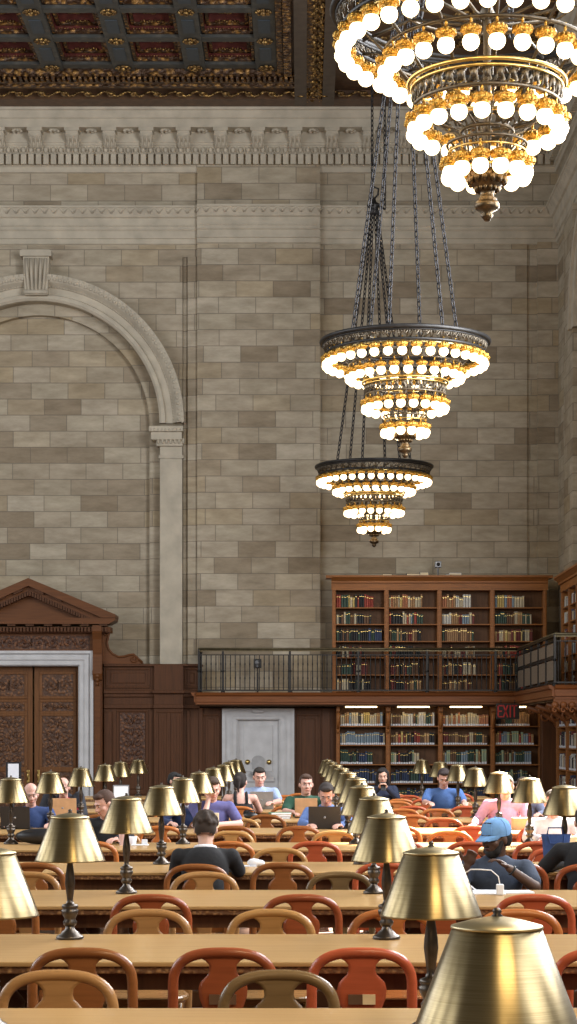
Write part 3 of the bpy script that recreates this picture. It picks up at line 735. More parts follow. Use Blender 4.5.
# railings
def railing(x0, y0, x1, y1, name, label, posts, nb, panels=False):
    L_ = math.hypot(x1 - x0, y1 - y0); root = empty(name, (x0, y0, GZ), math.atan2(y1 - y0, x1 - x0)); tag(root, label, 'railing')
    H = PZ(649, RYY) - GZ
    m = MB(); m.tube([(0, 0, H), (L_, 0, H)], .030, 8); m.box((0, -.03, H - .05), (L_, .03, H - .03)); m.build('handrail', 'handrail', root)
    m = MB(); m.box((0, -.02, .05), (L_, .02, .08)); m.box((0, -.015, H - .14), (L_, .015, H - .12))
    if panels: m.box((0, -.02, H * .52), (L_, .02, H * .57))
    m.build('rail_bar', 'iron', root)
    pm = MB(); pm.box((-.025, -.025, 0), (.025, .025, H), .005); pm.ball((0, 0, H * .5), .04, 8, 5); pm.lathe([(.05, 0), (.05, .03), (.03, .06)], n=8); pm = pm.build('post', 'iron', root)
    for i, t in enumerate(posts):
        p_ = pm if i == 0 else pm.copy()
        if i: C.objects.link(p_)
        p_.location = (t * L_, 0, 0)
    if panels:
        for i in range(len(posts) - 1):
            a, b = posts[i] * L_ + .06, posts[i + 1] * L_ - .06
            for (z0, z1) in ((.12, H * .50), (H * .59, H - .17)):
                m = MB(); m.box((a, -.004, z0), (b, .004, z1)); 
                m.build('mesh_panel', 'rail_mesh', root)
    else:
        bmh = MB(); bmh.lathe([(.010, .08), (.010, H * .3), (.016, H * .34), (.010, H * .38), (.010, H * .62), (.016, H * .66), (.010, H * .70), (.010, H - .13)], n=6)
        bmh.ball((0, 0, H * .5), .014, 6, 4); b0 = bmh.build('baluster', 'iron', root)
        for i in range(nb):
            q = b0 if i == 0 else b0.copy()
            if i: C.objects.link(q)
            q.location = ((i + .5) / nb * L_, 0, 0)
    return root
M['rail_mesh'] = plain('bronze railing panel', (.25, .20, .15), .6, .3, var=.3, scale=30)
railing(GXL, RYY, FX, RYY, 'gallery_railing', 'long dark iron balustrade along the gallery on the back wall', [0, .075, .285, .50, .715, .93, 1.0], 66)
railing(FX, RYY, FX, FYE, 'gallery_railing', 'bronze panelled railing running toward the viewer on the right-hand gallery', [0, .2, .4, .6, .8, 1.0], 0, True)
railing(FX, FYE, RX + .3, FYE, 'gallery_railing', 'short dark iron balustrade at the right edge, facing the room', [0, .98], 10)
railing(GXL, RYY, GXL, WY - .15, 'gallery_railing', 'tiny return of the iron balustrade at its left end', [0, .9], 7)
# brackets under the right gallery
mb = MB()
for i in range(4):
    y = FYE + .25 + i * 1.75
    for q in range(2):
        mb.tube([(RX - .15, y + q * .12, 1.75), (RX - .3, y + q * .12, 2.05), (RX - .6, y + q * .12, 2.25), (FX + .1, y + q * .12, 2.35)], [.05, .07, .08, .07], 6)
    mb.tube([(p[0] + 5.25, y - .02, p[2] + 2.12) for p in spiral(0, 0, .16, 1.2, 0, 1)], .03, 5)
    mb.tube([(p[0] + 4.95, y - .02, p[2] + 2.25) for p in spiral(0, 0, .10, 1.2, 0, 1)], .025, 5)
x = FX
while x < RX + .2:
    mb.ball((x, FYE - .04, GZ - .36), (.07, .05, .07), 6, 5); mb.tube([(p[0] + x, FYE - .05, p[2] + 2.2) for p in spiral(0, 0, .07, 1.1, 0, 1)], .02, 5); x += .16
mb.box((FX - .02, FYE, GZ - .46), (RX, FYE + .1, GZ - .2), .01)
st(mb.build('gallery_bracket', 'gallery_wood', gal))
mb = MB(); mb.box((RX - .35, 38.9, 0), (RX, 39.3, GZ - .28), .01); mb.box((RX - .40, 37.5, 0), (RX, 37.9, GZ - .28), .02); mb.box((PX(541, 43.6), 43.4, 0), (RX, 43.7, GZ - .28), .01)
st(mb.build('trim_24', 'panelling'))
mb = MB(); mb.box((PX(541, 44.0), 44.0, 0), (RX, WY - .1, GZ - .28)); st(mb.build('trim_25', 'panelling'))

# ================================================================== BOOKCASES
BOOKS = []     # (area, x, y, z, w, h, d, colour index, face, labelled, where)
BC = [('dark green', (.035, .07, .05)), ('black', (.018, .018, .02)), ('navy blue', (.03, .05, .11)), ('maroon', (.15, .028, .022)), ('red', (.32, .05, .03)),
      ('cream', (.50, .43, .30)), ('white', (.55, .54, .50)), ('yellow', (.48, .36, .12)), ('tan', (.36, .21, .10)), ('brown', (.13, .065, .03)),
      ('grey blue', (.20, .27, .33)), ('orange', (.42, .17, .08)), ('pale green', (.30, .38, .25))]
for nm, c in BC: M['book_' + nm] = plain('book cloth ' + nm, c, .6, var=.12)
def fill(x0, x1, y, z, hmax, pal, full, where, rot, lab, rng):
    x = x0 + .01
    end = x0 + (x1 - x0) * full
    while x < end:
        run = rng.choice([1, 1, 1, 1, 2, 3]); ci = rng.choice(pal); w = rng.uniform(.032, .062); h = hmax * rng.uniform(.68, .93)
        for _ in range(run):
            if x + w > end: x = end; break
            BOOKS.append((w * h, x + w / 2, y, z, w - .004, h * rng.uniform(.97, 1), .22, ci, rot, lab, where)); x += w
def bookcase(name, label, loc, rz, width, bays, shelves, z0, z1, depth, pals, fulls, wherefmt, lab, cornice, seed, corbels=False):
    rng = random.Random(seed)
    root = empty(name, (loc[0], loc[1], z0), rz); tag(root, label, 'bookcase')
    H = z1 - z0
    m = MB(); m.box((0, depth - .03, 0), (width, depth, H)); m.build('back_panel', 'case_dark', root)
    edges = bays
    for i, e in enumerate(edges):
        m = MB(); hw = .05; a, b = (e - hw, e + hw)
        if i == 0: a, b = 0, .08
        if i == len(edges) - 1: a, b = width - .08, width
        m.box((a, 0, 0), (b, depth - .03, H), .006); m.box((a + .02, -.012, .05), (b - .02, .0, H - .05), .005)
        if corbels:
            m.box((a, -.10, H - .12), (b, 0, H), .01); m.tube([((a + b) / 2, -.10, H - .15), ((a + b) / 2, -.06, H - .35), ((a + b) / 2, -.02, H - .5)], [.05, .035, .03], 6); m.ball(((a + b) / 2, -.06, H - .55), (.03, .04, .05), 6, 5)
        m.build('upright', 'case_wood', root)
    for bi in range(len(edges) - 1):
        xa = edges[bi] + (.08 if bi == 0 else .05); xb = edges[bi + 1] - (.08 if bi == len(edges) - 2 else .05)
        for si, (zs_, zt_) in enumerate(shelves):
            m = MB(); m.box((xa, .01, zs_ - z0 - .025), (xb, depth - .03, zs_ - z0), .004); m.build('shelf', 'case_wood', root)
            full = fulls(bi, si)
            c, s_ = math.cos(rz), math.sin(rz)
            tmp0 = len(BOOKS)
            fill(xa, xb, .05, zs_, zt_ - zs_ - .04, pals(bi, si), full, wherefmt.format(bay=['first', 'second', 'third', 'fourth'][bi % 4], sh=['top', 'second', 'third', 'fourth', 'fifth', 'lowest'][min(si, 5)]), rz, lab, rng)
            for q in range(tmp0, len(BOOKS)):
                a, lx, ly, lz, w, h, d, ci, rt, lb, wh = BOOKS[q]
                BOOKS[q] = (a, loc[0] + lx * c - ly * s_, loc[1] + lx * s_ + ly * c, lz, w, h, d, ci, rt, lb, wh)
    if cornice:
        m = MB(); m.mould([(0, H - cornice), (.02, H - cornice), (.02, H - .17), (.06, H - .16), (.06, H - .12), (.14, H - .05), (.16, H - .04), (.16, H), (0, H)], (-.02, 0), (width + .02, 0), (0, -1))
        m.box((-.14, -.14, H - .06), (0, depth, H)); m.box((width, -.14, H - .06), (width + .12, depth, H)); m.box((0, 0, H - cornice), (width, depth, H)); m.build('cornice', 'case_wood', root)
    return root
cY = 44.55
X0, X1 = PX(332, cY), PX(545, cY)
bys = [0] + [PX(p, cY) - X0 for p in (386, 438.5, 491)] + [X1 - X0]
sh = [(PZ(608.3, cY), PZ(592, cY)), (PZ(624.8, cY), PZ(609.3, cY)), (PZ(641.7, cY), PZ(625.8, cY)), (PZ(657.8, cY), PZ(642.7, cY)), (PZ(675, cY), PZ(659, cY)), (PZ(691, cY), PZ(676, cY))]
def pal_u(b, s):
    L = [[0, 1, 4, 8, 7, 1, 5], [8, 5, 7, 5, 11], [11, 5, 8, 5, 6], [7, 5, 11, 5, 10]][b] if s == 0 else \
        [[0, 1, 5, 1, 9], [5, 0, 4, 1, 10], [6, 5, 10, 8, 3], [9, 5, 8, 0, 5]][b] if s == 1 else \
        [[1, 0, 1, 2, 9], [9, 8, 0, 3, 1], [8, 9, 5, 3, 0], [8, 7, 1, 5, 3]][b] if s == 2 else \
        [[1, 1, 3, 9, 0, 5], [1, 9, 3, 0, 8], [9, 1, 8, 5, 3], [9, 1, 4, 8, 0]][b]
    return L
bookcase('bookcase', 'tall oak bookcase of four bays standing on the gallery', (X0, cY - .35), 0, X1 - X0, bys, sh, GZ, PZ(577, cY), .34, pal_u,
         lambda b, s: [[.80, .74, .97, .62, .66, .74], [.74, .72, .70, .66, .68, .70], [.62, .70, .68, .70, .72, .66], [.66, .78, .80, .7, .7, .6]][b][s],
         '{sh} shelf, {bay} bay of the gallery bookcase', False, .32, 5)
cL = 44.62
X0, X1 = PX(336, cL), PX(541, cL)
bysl = [0] + [PX(p, cL) - X0 for p in (387.5, 439.5, 491.5)] + [X1 - X0]
shl = [(PZ(726, cL), PZ(709, cL)), (PZ(744.7, cL), PZ(728, cL)), (PZ(764, cL), PZ(746, cL)), (PZ(783, cL), PZ(765.5, cL)), (PZ(801, cL), PZ(784, cL))]
def pal_l(b, s):
    if s == 0: return [[5, 10, 7, 1, 5, 8], [8, 5, 0, 9, 6], [11, 5, 8, 5, 6], [1, 9, 8, 0]][b]
    if s == 1: return [[10, 10, 2, 10, 5, 3], [3, 9, 7, 4, 1, 8], [8, 9, 3, 5, 0], [9, 8, 12, 10, 4]][b]
    if s == 2: return [[0, 1, 0, 2], [1, 5, 12, 3, 1], [0, 12, 10, 9, 8], [12, 0, 9, 8, 10]][b]
    return [[0, 2, 0, 1], [2, 1, 0, 2], [1, 2, 0, 9], [0, 2, 12, 1]][b]
bookcase('bookcase', 'oak bookcase of four bays on the ground floor under the gallery', (X0, cL - .34), 0, X1 - X0, bysl, shl, 0, GZ - .28, .34, pal_l,
         lambda b, s: [[.96, .98, .74, .96, .9], [.93, .95, .62, .9, .9], [.97, .95, .93, .9, .9], [.8, .93, .86, .8, .9]][b][s],
         '{sh} shelf, {bay} bay of the bookcase under the gallery', True, 0, 6, True)
# bookcases on the right wall
rsh = [(GZ + .05 + .34 * (5 - i), GZ + .05 + .34 * (6 - i) - .03) for i in range(6)]
bookcase('bookcase', 'oak bookcase at the right edge on the side gallery, seen at a slant', (RX - .29, 42.1), -PI / 2, 4.6, [0, 1.15, 2.3, 3.45, 4.6], rsh, GZ, 5.06, .29,
         lambda b, s: [6, 5, 10, 1, 3, 2], lambda b, s: .85, '{sh} shelf, {bay} bay of the slanting right-hand bookcase', False, .32, 8)
rsl = [(.45 * (4 - i) + .12, .45 * (5 - i) + .09) for i in range(5)]
bookcase('bookcase', 'dark bookcase at the right edge under the side gallery', (RX - .33, 42.6), -PI / 2, 3.2, [0, 1.6, 3.2], rsl, 0, GZ - .29, .32,
         lambda b, s: [6, 5, 1, 3, 2], lambda b, s: .9, '{sh} shelf, {bay} bay of the lower right-edge bookcase', True, 0, 9)
# make the books
def book_mesh(ci, lab):
    m = MB(); m.box((-.5, 0, 0), (.5, 1, 1), 0)           # unit cover block
    m.v = [(v[0], v[1] + (.0 if abs(v[0]) > .4 else 0), v[2]) for v in m.v]
    m = MB()
    # rounded spine toward -y
    pr = [(-.5, .12), (-.42, .03), (-.2, 0), (.2, 0), (.42, .03), (.5, .12), (.5, 1), (-.5, 1)]
    n_ = len(pr); vs = [(x, y, 0) for x, y in pr] + [(x, y, 1) for x, y in pr]
    m.add(vs, [tuple(reversed(range(n_))), tuple(range(n_, 2 * n_))] + [(i, (i + 1) % n_, n_ + (i + 1) % n_, n_ + i) for i in range(n_)])
    m.cur = 1; m.add([(-.40, -.02, .80), (.40, -.02, .80), (.40, -.02, .84), (-.40, -.02, .84)], [(0, 1, 2, 3)])
    if lab: m.cur = 2; m.add([(-.44, -.02, .02), (.44, -.02, .02), (.44, -.02, .17), (-.44, -.02, .17)], [(0, 1, 2, 3)])
    return m
MATS = lambda ci: ['book_' + BC[ci][0], 'gold', 'white']
order = sorted(range(len(BOOKS)), key=lambda i: -BOOKS[i][0] * (1.0 if ' under the gallery' in BOOKS[i][10] or 'gallery bookcase' in BOOKS[i][10] else .3) * (1 if BOOKS[i][3] > 1.0 else .05))
indiv = set(order[:300]); cache = {}
rest = MB(); rmats = []
for i, (a, x, y, z, w, h, d, ci, rt, lab, where) in enumerate(BOOKS):
    if i in indiv:
        key = (ci, lab)
        if key not in cache:
            o = book_mesh(ci, lab).build('book', MATS(ci)); cache[key] = o.data
        else:
            o = bpy.data.objects.new('book', cache[key]); C.objects.link(o)
        o.location = (x, y, z); o.rotation_euler = (0, 0, rt); o.scale = (w, d, h)
        tag(o, '%s book on the %s' % (BC[ci][0], where), 'book', 'books in the back wall bookcases')
    else:
        m = book_mesh(ci, lab); c, s_ = math.cos(rt), math.sin(rt); off = len(rest.v)
        vs = [(x + vx * w * c - vy * d * s_, y + vx * w * s_ + vy * d * c, z + vz * h) for vx, vy, vz in m.v]
        rest.v += vs; rest.f += [tuple(q + off for q in f) for f in m.f]; rest.sm += m.sm
        rest.mi += [ci if q == 0 else len(BC) + q - 1 for q in m.mi]
o = rest.build('book_rows', ['book_' + c[0] for c in BC] + ['gold', 'white']); tag(o, 'rows of smaller bound books filling the remaining shelves of the bookcases', 'books', kind='stuff')
print('BOOKS', len(BOOKS))
# shelf lights under the gallery and over the upper top shelves
for bi in range(4):
    xa = X0 + bysl[bi] + .2; xb = X0 + bysl[bi + 1] - .25
    m = MB(); m.box((0, 0, 0), (xb - xa, .05, .03), .006); o = m.build('shelf_light', 'lamp_glow', None, (xa, cL - .46, GZ - .31)); tag(o, 'slim warm strip light over the %s bay of the lower bookcase' % ['first', 'second', 'third', 'fourth'][bi], 'light', 'strip lights over the lower bookcase')
# EXIT sign
def stroke(mb, pts, w, y0, y1):
    for a, b in zip(pts[:-1], pts[1:]):
        a = Vector((a[0], 0, a[1])); b = Vector((b[0], 0, b[1])); d = (b - a).normalized(); n_ = Vector((d.z, 0, -d.x)) * w / 2; a -= d * w / 2; b += d * w / 2
        q = [a + n_, b + n_, b - n_, a - n_]; mb.prism([(v.x, v.z) for v in q], y0, y1)
EY = 43.6; ex, ez = PX(496.5, EY), PZ(719, EY)
root = empty('exit_sign', (ex, EY, ez)); tag(root, 'dark exit sign with red letters hung in front of the lower bookcase', 'sign')
MB().box((0, 0, 0), (.50, .05, .34), .008).build('sign_box', 'black', root)
m = MB(); H_ = .24; lw = .028; z0 = .05
for ch, xo in (('E', .035), ('X', .155), ('I', .285), ('T', .345)):
    wv = .085
    segs = {'E': [[(wv, 0), (0, 0), (0, H_), (wv, H_)], [(0, H_ / 2), (wv * .8, H_ / 2)]], 'X': [[(0, 0), (wv, H_)], [(wv, 0), (0, H_)]], 'I': [[(.015, 0), (.015, H_)]], 'T': [[(0, H_), (wv + .01, H_)], [(wv / 2, 0), (wv / 2, H_)]]}[ch]
    for sgm in segs: stroke(m, [(xo + a, z0 + b) for a, b in sgm], lw, -.008, .001)
m.build('lettering', 'red_sign', root)
m = MB(); m.tube([(.1, .025, .34), (.1, .025, .42)], .01, 6); m.tube([(.4, .025, .34), (.4, .025, .42)], .01, 6); m.build('hanger', 'black', root)
# small things on and by the gallery
sy = RYY + .06; root = empty('loudspeaker', (PX(257.5, sy), sy, PZ(668, sy))); tag(root, 'small black loudspeaker box behind the gallery railing', 'speaker')
MB().box((-.085, 0, 0), (.085, .16, .20), .012).build('cabinet', 'black', root); m = MB(); m.tube([(0, -.008, .12), (0, .0, .12)], .055, 14); m.tube([(0, -.008, .04), (0, 0, .04)], .025, 10); m.build('speaker_cone', 'grey', root); m = MB(); m.box((-.012, .05, -.13), (.012, .07, 0)); m.box((-.02, .0, GZ - PZ(668, RYY + .06)), (.02, .08, -.1)); m.box((-.08, -.03, GZ - PZ(668, RYY + .06)), (.08, .11, GZ - PZ(668, RYY + .06) + .02)); m.build('stem', 'iron', root)
zt = PZ(577, cY)
root = empty('security_camera', (PX(438, 44.4), 44.4, zt)); tag(root, 'small grey security camera on top of the upper bookcase', 'camera')
m = MB(); m.lathe([(.05, 0), (.05, .02), (.018, .03), (.018, .2)], n=10); m.build('stand', 'grey', root); m = MB(); m.box((-.07, -.12, .19), (.07, .08, .33), .015); m.build('housing', 'grey', root); m = MB(); m.tube([(0, -.14, .26), (0, -.11, .26)], .04, 12); m.build('lens', 'black', root)
for i, (px, w, h, mt, lb) in enumerate([(387, .22, .05, 'book_black', 'flat black volume on top of the upper bookcase, leftmost'), (413, .30, .06, 'book_black', 'long dark volume on top of the upper bookcase left of the camera'), (424, .20, .09, 'book_navy blue', 'navy volume lying just left of the small camera'), (455, .26, .07, 'white', 'pale folder leaning on top of the upper bookcase right of the camera'), (449, .16, .04, 'book_grey blue', 'grey-blue booklet beside the pale folder on the bookcase')]):
    m = MB(); m.box((-w / 2, -.12, 0), (w / 2, .12, h), .006); m.cur = 1; m.box((-w / 2 + .008, -.123, .01), (w / 2 - .01, -.11, h - .01)); tag(m.build('book', [mt, 'cream'], None, (PX(px, 44.4), 44.4, zt)), lb, 'book')
# ================================================================== CHANDELIERS
def make_chandelier(loc, label):
    """origin on the axis at eye-level + 0 ; heights below are above the eye line"""
    E = 0.0
    root = empty('chandelier', loc); tag(root, label, 'chandelier', 'bronze chandeliers of glowing globes')
    R1, R2, R3, R4 = 1.13, .80, .57, .30
    # big pierced ring
    zt, zb = 5.68, 5.52
    m = MB()
    circ = lambda r, z, n=64: [(r * math.cos(2 * PI * i / n), r * math.sin(2 * PI * i / n), z) for i in range(n)]
    m.tube(circ(1.20, zt), .030, 8, close=True); m.tube(circ(1.17, zt - .035), .018, 6, close=True); m.tube(circ(1.13, zb), .022, 6, close=True)
    m.tube(circ(1.04, zt - .02), .02, 6, close=True)
    m.build('top_ring', 'iron', root)
    m = MB()
    for i in range(48):
        a = 2 * PI * i / 48; da = 2 * PI / 48
        P = lambda t, z: (((1.13 + .055 * (z - zb) / (zt - zb))) * math.cos(a + da * t), (1.13 + .055 * (z - zb) / (zt - zb)) * math.sin(a + da * t), z)
        m.tube([P(0, zb), P(0, zt)], .010, 5)
        m.tube([P(.1, zb + .02), P(.35, zb + .10), P(.62, zt - .05), P(.9, zb + .12), P(.6, zb + .05), P(.4, zb + .10)], .010, 4)
        m.ball(P(.5, zb + .10), .018, 5, 4); m.ball(P(.25, zt - .06), .014, 5, 4)
    m.build('pierced_band', 'bronze_lattice', root)
    # inner frame : arms from ring down to second drum, spokes
    m = MB()
    for i in range(12):
        a = 2 * PI * i / 12; c, s_ = math.cos(a), math.sin(a)
        m.tube([(1.1 * c, 1.1 * s_, zb), (.95 * c, .95 * s_, zb - .02), (R2 * c, R2 * s_, 5.35), (.60 * c, .60 * s_, 5.11)], .014, 5)
        m.tube([(1.1 * c, 1.1 * s_, zt - .05), (.66 * c, .66 * s_, 5.72), (.2 * c, .2 * s_, 5.60), (.05 * c, .05 * s_, 5.6)], .014, 5)
        m.tube([(.56 * c, .56 * s_, 4.95), (.34 * c, .34 * s_, 4.78), (.2 * c, .2 * s_, 4.73), (.16 * c, .16 * s_, 4.45)], .010, 5)
        m.tube([(.30 * c, .30 * s_, 4.66), (.17 * c, .17 * s_, 4.52), (.10 * c, .10 * s_, 4.36)], .010, 5)
    m.tube(circ(R2, 5.35), .016, 6, close=True); m.tube(circ(.66, 5.72), .014, 5, close=True)
    m.lathe([(.03, 4.2), (.03, 5.62), (.06, 5.66), (.03, 5.72)], n=10)
    m.tube(circ(.20, 4.73), .016, 6, close=True); m.tube(circ(.31, 4.62, 40), .012, 6, close=True)
    m.build('frame', 'bronze_lattice', root)
    # second drum with gilt rim
    m = MB(); m.tube(circ(.61, 5.10), .018, 8, close=True); m.tube(circ(.585, 5.06), .014, 6, close=True); m.tube(circ(.18, 4.44, 32), .014, 6, close=True)
    m.tube(circ(R1, zb - .04), .010, 5, close=True); m.tube(circ(R4, 4.56, 40), .010, 5, close=True); m.build('gilt_rim', 'gold', root)
    m = MB()
    for i in range(36):
        a = 2 * PI * i / 36; da = 2 * PI / 36
        P = lambda t, z: (.57 * math.cos(a + da * t), .57 * math.sin(a + da * t), z)
        m.tube([P(0, 4.93), P(.3, 5.0), P(.2, 5.05)], .012, 4); m.tube([P(.9, 5.06), P(.6, 5.02), P(.8, 4.95), P(.5, 4.93)], .012, 4)
        m.ball(P(.5, 5.01), (.03, .03, .045), 5, 4)
    m.tube(circ(.57, 4.92), .016, 6, close=True); m.tube(circ(.57, 5.06), .012, 6, close=True)
    m.build('leaf_drum', 'bronze_lattice', root)
    # bowl and finial
    m = MB(); m.lathe([(.02, 4.03), (.035, 4.05), (.05, 4.07), (.035, 4.09), (.09, 4.12), (.10, 4.15), (.09, 4.175), (.07, 4.185), (.08, 4.20), (.05, 4.22), (.06, 4.26), (.115, 4.30), (.15, 4.36), (.155, 4.40), (.14, 4.415)], n=20)
    for i in range(14):
        a = 2 * PI * i / 14; m.ball((.135 * math.cos(a), .135 * math.sin(a), 4.35), (.03, .03, .05), 5, 4)
        m.ball((.085 * math.cos(a), .085 * math.sin(a), 4.28), (.02, .02, .03), 5, 4)
    m.build('finial', 'aged_bronze', root)
    # cups with globes
    cm = MB(); cm.lathe([(.012, .14), (.03, .135), (.048, .122), (.070, .108), (.078, .09), (.070, .07), (.052, .065), (.060, .055), (.045, .04)], n=14)
    for q in range(12):
        a = 2 * PI * q / 12; cm.ball((.066 * math.cos(a), .066 * math.sin(a), .092), (.018, .018, .028), 5, 4)
    cm.tube([(0, 0, .13), (0, 0, .205)], .011, 5)
    gm = MB(); gm.ball((0, 0, 0), .065, 18, 12)
    c0 = cm.build('lamp_cup', 'gilt', root); g0 = gm.build('globe', 'globe', c0)
    cm2 = None
    first = True
    for (R, n, z, cl) in ((R1, 36, 5.355, 0), (R2, 26, 5.16, 0), (R3, 20, 4.725, .0), (R4, 12, 4.385, 0)):
        for i in range(n):
            a = 2 * PI * (i + .5) / n
            if first: c, g = c0, g0; first = False
            else:
                c = c0.copy(); C.objects.link(c); c.parent = root; g = g0.copy(); C.objects.link(g); g.parent = c
            c.location = (R * math.cos(a), R * math.sin(a), z); c.rotation_euler = (0, 0, a)
    # chains : six from the ring to a hub, one doubled chain to the ceiling
    HZ = 5.74 + 5.35; CEIL = CZ + .3 - EYE
    def link_chain(a, b, name='chain'):
        a = Vector(a); b = Vector(b); L_ = (b - a).length; n = int(L_ / .10); m = MB(); d = (b - a).normalized(); o1 = d.orthogonal().normalized(); o2 = d.cross(o1)
        for i in range(n):
            c = a + (b - a) * ((i + .5) / n); u = o1 if i % 2 else o2; h = L_ / n * .5 + .016; w = .027
            pts = [c + d * h * math.cos(q) * 1.0 + u * w * math.sin(q) for q in [2 * PI * k / 8 for k in range(8)]]
            m.tube(pts, .0105, 4, close=True)
        return m.build(name, 'chain', root)
    for i in range(6):
        a = math.radians(10 + 60 * i); link_chain((.78 * math.cos(a), .78 * math.sin(a), 5.72), (.05 * math.cos(a), .05 * math.sin(a), HZ))
        m = None
    link_chain((-.04, 0, HZ + .1), (-.04, 0, CEIL)); link_chain((.22, 0, HZ - .1), (.22, 0, CEIL))
    m = MB(); m.lathe([(.02, -.22), (.10, -.18), (.06, -.10), (.12, -.04), (.10, .02), (.04, .06), (.03, .14)], (0, 0, HZ), 12)
    for i in range(6):
        a = math.radians(10 + 60 * i); m.ball((.12 * math.cos(a), .12 * math.sin(a), HZ - .03), .035, 6, 4)
    m.tube([(0, 0, HZ + .12), (.08, 0, HZ + .2), (.09, 0, HZ + .32), (0, 0, HZ + .36), (-.04, 0, HZ + .3)], .022, 6); m.tube([(0, 0, HZ), (.22, 0, HZ - .1)], .02, 5)
    m.build('hub', 'iron', root)
    return root
M['aged_bronze'] = plain('aged bronze finial', (.11, .075, .04), .35, .85, var=.35, scale=25)
CH = [(1.475, 28.6), (1.485, 41.2), (1.445, 15.62)]
ch = make_chandelier((CH[0][0], CH[0][1], EYE), 'middle chandelier of the row, hanging complete with all its chains in view')
index_kids(ch)
ch.location.z = EYE - .04; o = copy_tree(ch); o.location = (CH[1][0], CH[1][1], EYE - .12); o['label'] = 'smallest-looking chandelier, lowest in view, hanging nearest the end wall'
o = copy_tree(ch); o.location = (CH[2][0], CH[2][1], EYE); o['label'] = 'nearest and largest chandelier, cut off by the top of the view'

# ================================================================== TABLES
BACK = [4.2, 6.94, 9.54, 12.3, 15.06, 17.84, 20.7, 23.5, 26.3, 29.1, 31.9]
ORD = ['', 'nearest', 'second', 'third', 'fourth', 'fifth', 'sixth', 'seventh', 'eighth', 'ninth', 'tenth']
TD, TX0, TX1, TZ = 1.18, -3.55, 2.92, .76
def make_table():
    root = empty('reading_table')
    w = TX1 - TX0
    m = MB(); m.box((TX0, -TD, TZ - .022), (TX1, 0, TZ), .006); m.build('tabletop', 'table_top', root)
    m = MB(); m.box((TX0 + .015, -TD + .012, TZ - .052), (TX1 - .015, -.012, TZ - .0222), .006)
    m.build('carved_edge', 'table_edge', root)
    m = MB(); m.box((TX0 + .12, -TD + .10, TZ - .13), (TX1 - .12, -.10, TZ - .052)); m.build('apron', 'table_leg', root)
    for i, x in enumerate((TX0 + .5, TX0 + w / 3 + .1, TX1 - w / 3 - .1, TX1 - .5)):
        m = MB(); m.box((-.09, -TD + .2, 0), (.09, -.2, .08), .02); m.lathe([(.05, .08), (.09, .12), (.10, .22), (.06, .32), (.07, .45), (.09, .55), (.05, .6), (.08, .635)], (0, -TD * .30, 0), 12)
        m.lathe([(.05, .08), (.09, .12), (.10, .22), (.06, .32), (.07, .45), (.09, .55), (.05, .6), (.08, .635)], (0, -TD * .70, 0), 12); m.build('leg', 'table_leg', root, (x, 0, 0))
    m = MB(); m.box((TX0 + .5, -TD / 2 - .04, .12), (TX1 - .5, -TD / 2 + .04, .22), .01); m.build('stretcher', 'table_leg', root)
    return root
tb = make_table(); index_kids(tb)
for k, y in enumerate(BACK):
    o = tb if k == 0 else copy_tree(tb); o.location = (0, y, 0)
    lab = 'long pale oak reading table, partly below the frame under the largest lamp' if k == 0 else \
          'pale oak reading table whose top fills the bottom edge of the view' if k == 1 else 'long pale oak reading table, %s row from the bottom edge' % ORD[k]
    tag(o, lab, 'table', 'rows of long oak reading tables')

# ================================================================== LAMPS
def make_lamp():
    root = empty('desk_lamp')
    m = MB(); m.lathe([(.062, 0), (.066, .008), (.060, .016), (.045, .024), (.040, .032), (.024, .045), (.020, .06)], n=24); m.build('base', 'bronze', root)
    m = MB(); m.lathe([(.020, .058), (.030, .066), (.034, .08), (.026, .09), (.028, .10), (.038, .118), (.040, .135), (.032, .14), (.040, .15), (.036, .16), (.020, .165), (.014, .18), (.016, .20), (.024, .26), (.022, .29), (.012, .36), (.012, .42), (.018, .43), (.010, .44), (.010, .565)], n=14); m.build('stem', 'bronze', root)
    # shade : open truncated cone with thickness, cap ring and shallow domed top
    r0, r1, z0, z1 = .163, .088, .365, .566
    m = MB(); m.lathe([(r0 - .004, z0), (r0 + .002, z0 - .002), (r0, z0 + .004), (r1, z1), (r1 - .003, z1), (r0 - .004, z0 + .004), (r0 - .004, z0)], n=48, cap=False); sh_ = m.build('lamp_shade', 'brass', root)
    m = MB(); m.lathe([(r1 - .004, z1 - .004), (r1 + .004, z1 - .002), (r1 + .002, z1 + .003), (.05, z1 + .014), (.012, z1 + .021), (.0, z1 + .021)], n=40, cap=False); m.build('shade_cap', 'brass_top', sh_)
    m = MB(); m.lathe([(.010, z1 + .018), (.012, z1 + .022), (.007, z1 + .026), (.010, z1 + .031), (.006, z1 + .037), (0, z1 + .038)], n=10); m.build('finial', 'bronze', sh_)
    m = MB(); m.lathe([(.012, .40), (.022, .42), (.026, .45), (.018, .48), (0, .485)], n=12); m.build('bulb', 'lamp_glow', root)
    return root
LY = [3.94, 6.45, 9.31, 12.02, 14.78, 17.56, 20.5, 23.3, 26.1, 28.9, 31.7]
A_ = .434
COLS = {
 'A': {0: 497, 1: 431, 2: 386.5, 3: 374, 4: 362, 5: 356, 6: 348, 7: 341.5, 8: 336, 9: 331.5, 10: 327.5},
 'B': {1: -12, 2: 70, 3: 126.5, 4: 161.5, 5: 183, 6: 199.5, 7: 213.5, 8: 224, 9: 229, 10: 236},
 'L': {5: 11, 6: 50.6, 7: 81, 8: 105.3, 9: 120.5, 10: 138.3},
 'R': {4: 564.5, 5: 529.6, 6: 499, 7: 475.5, 8: 458, 9: 440, 10: 422}}
CN = {'A': 'in the centre line of lamps', 'B': 'in the line of lamps left of centre', 'L': 'in the leftmost line of lamps', 'R': 'in the rightmost line of lamps'}
lp = make_lamp(); index_kids(lp); first = True
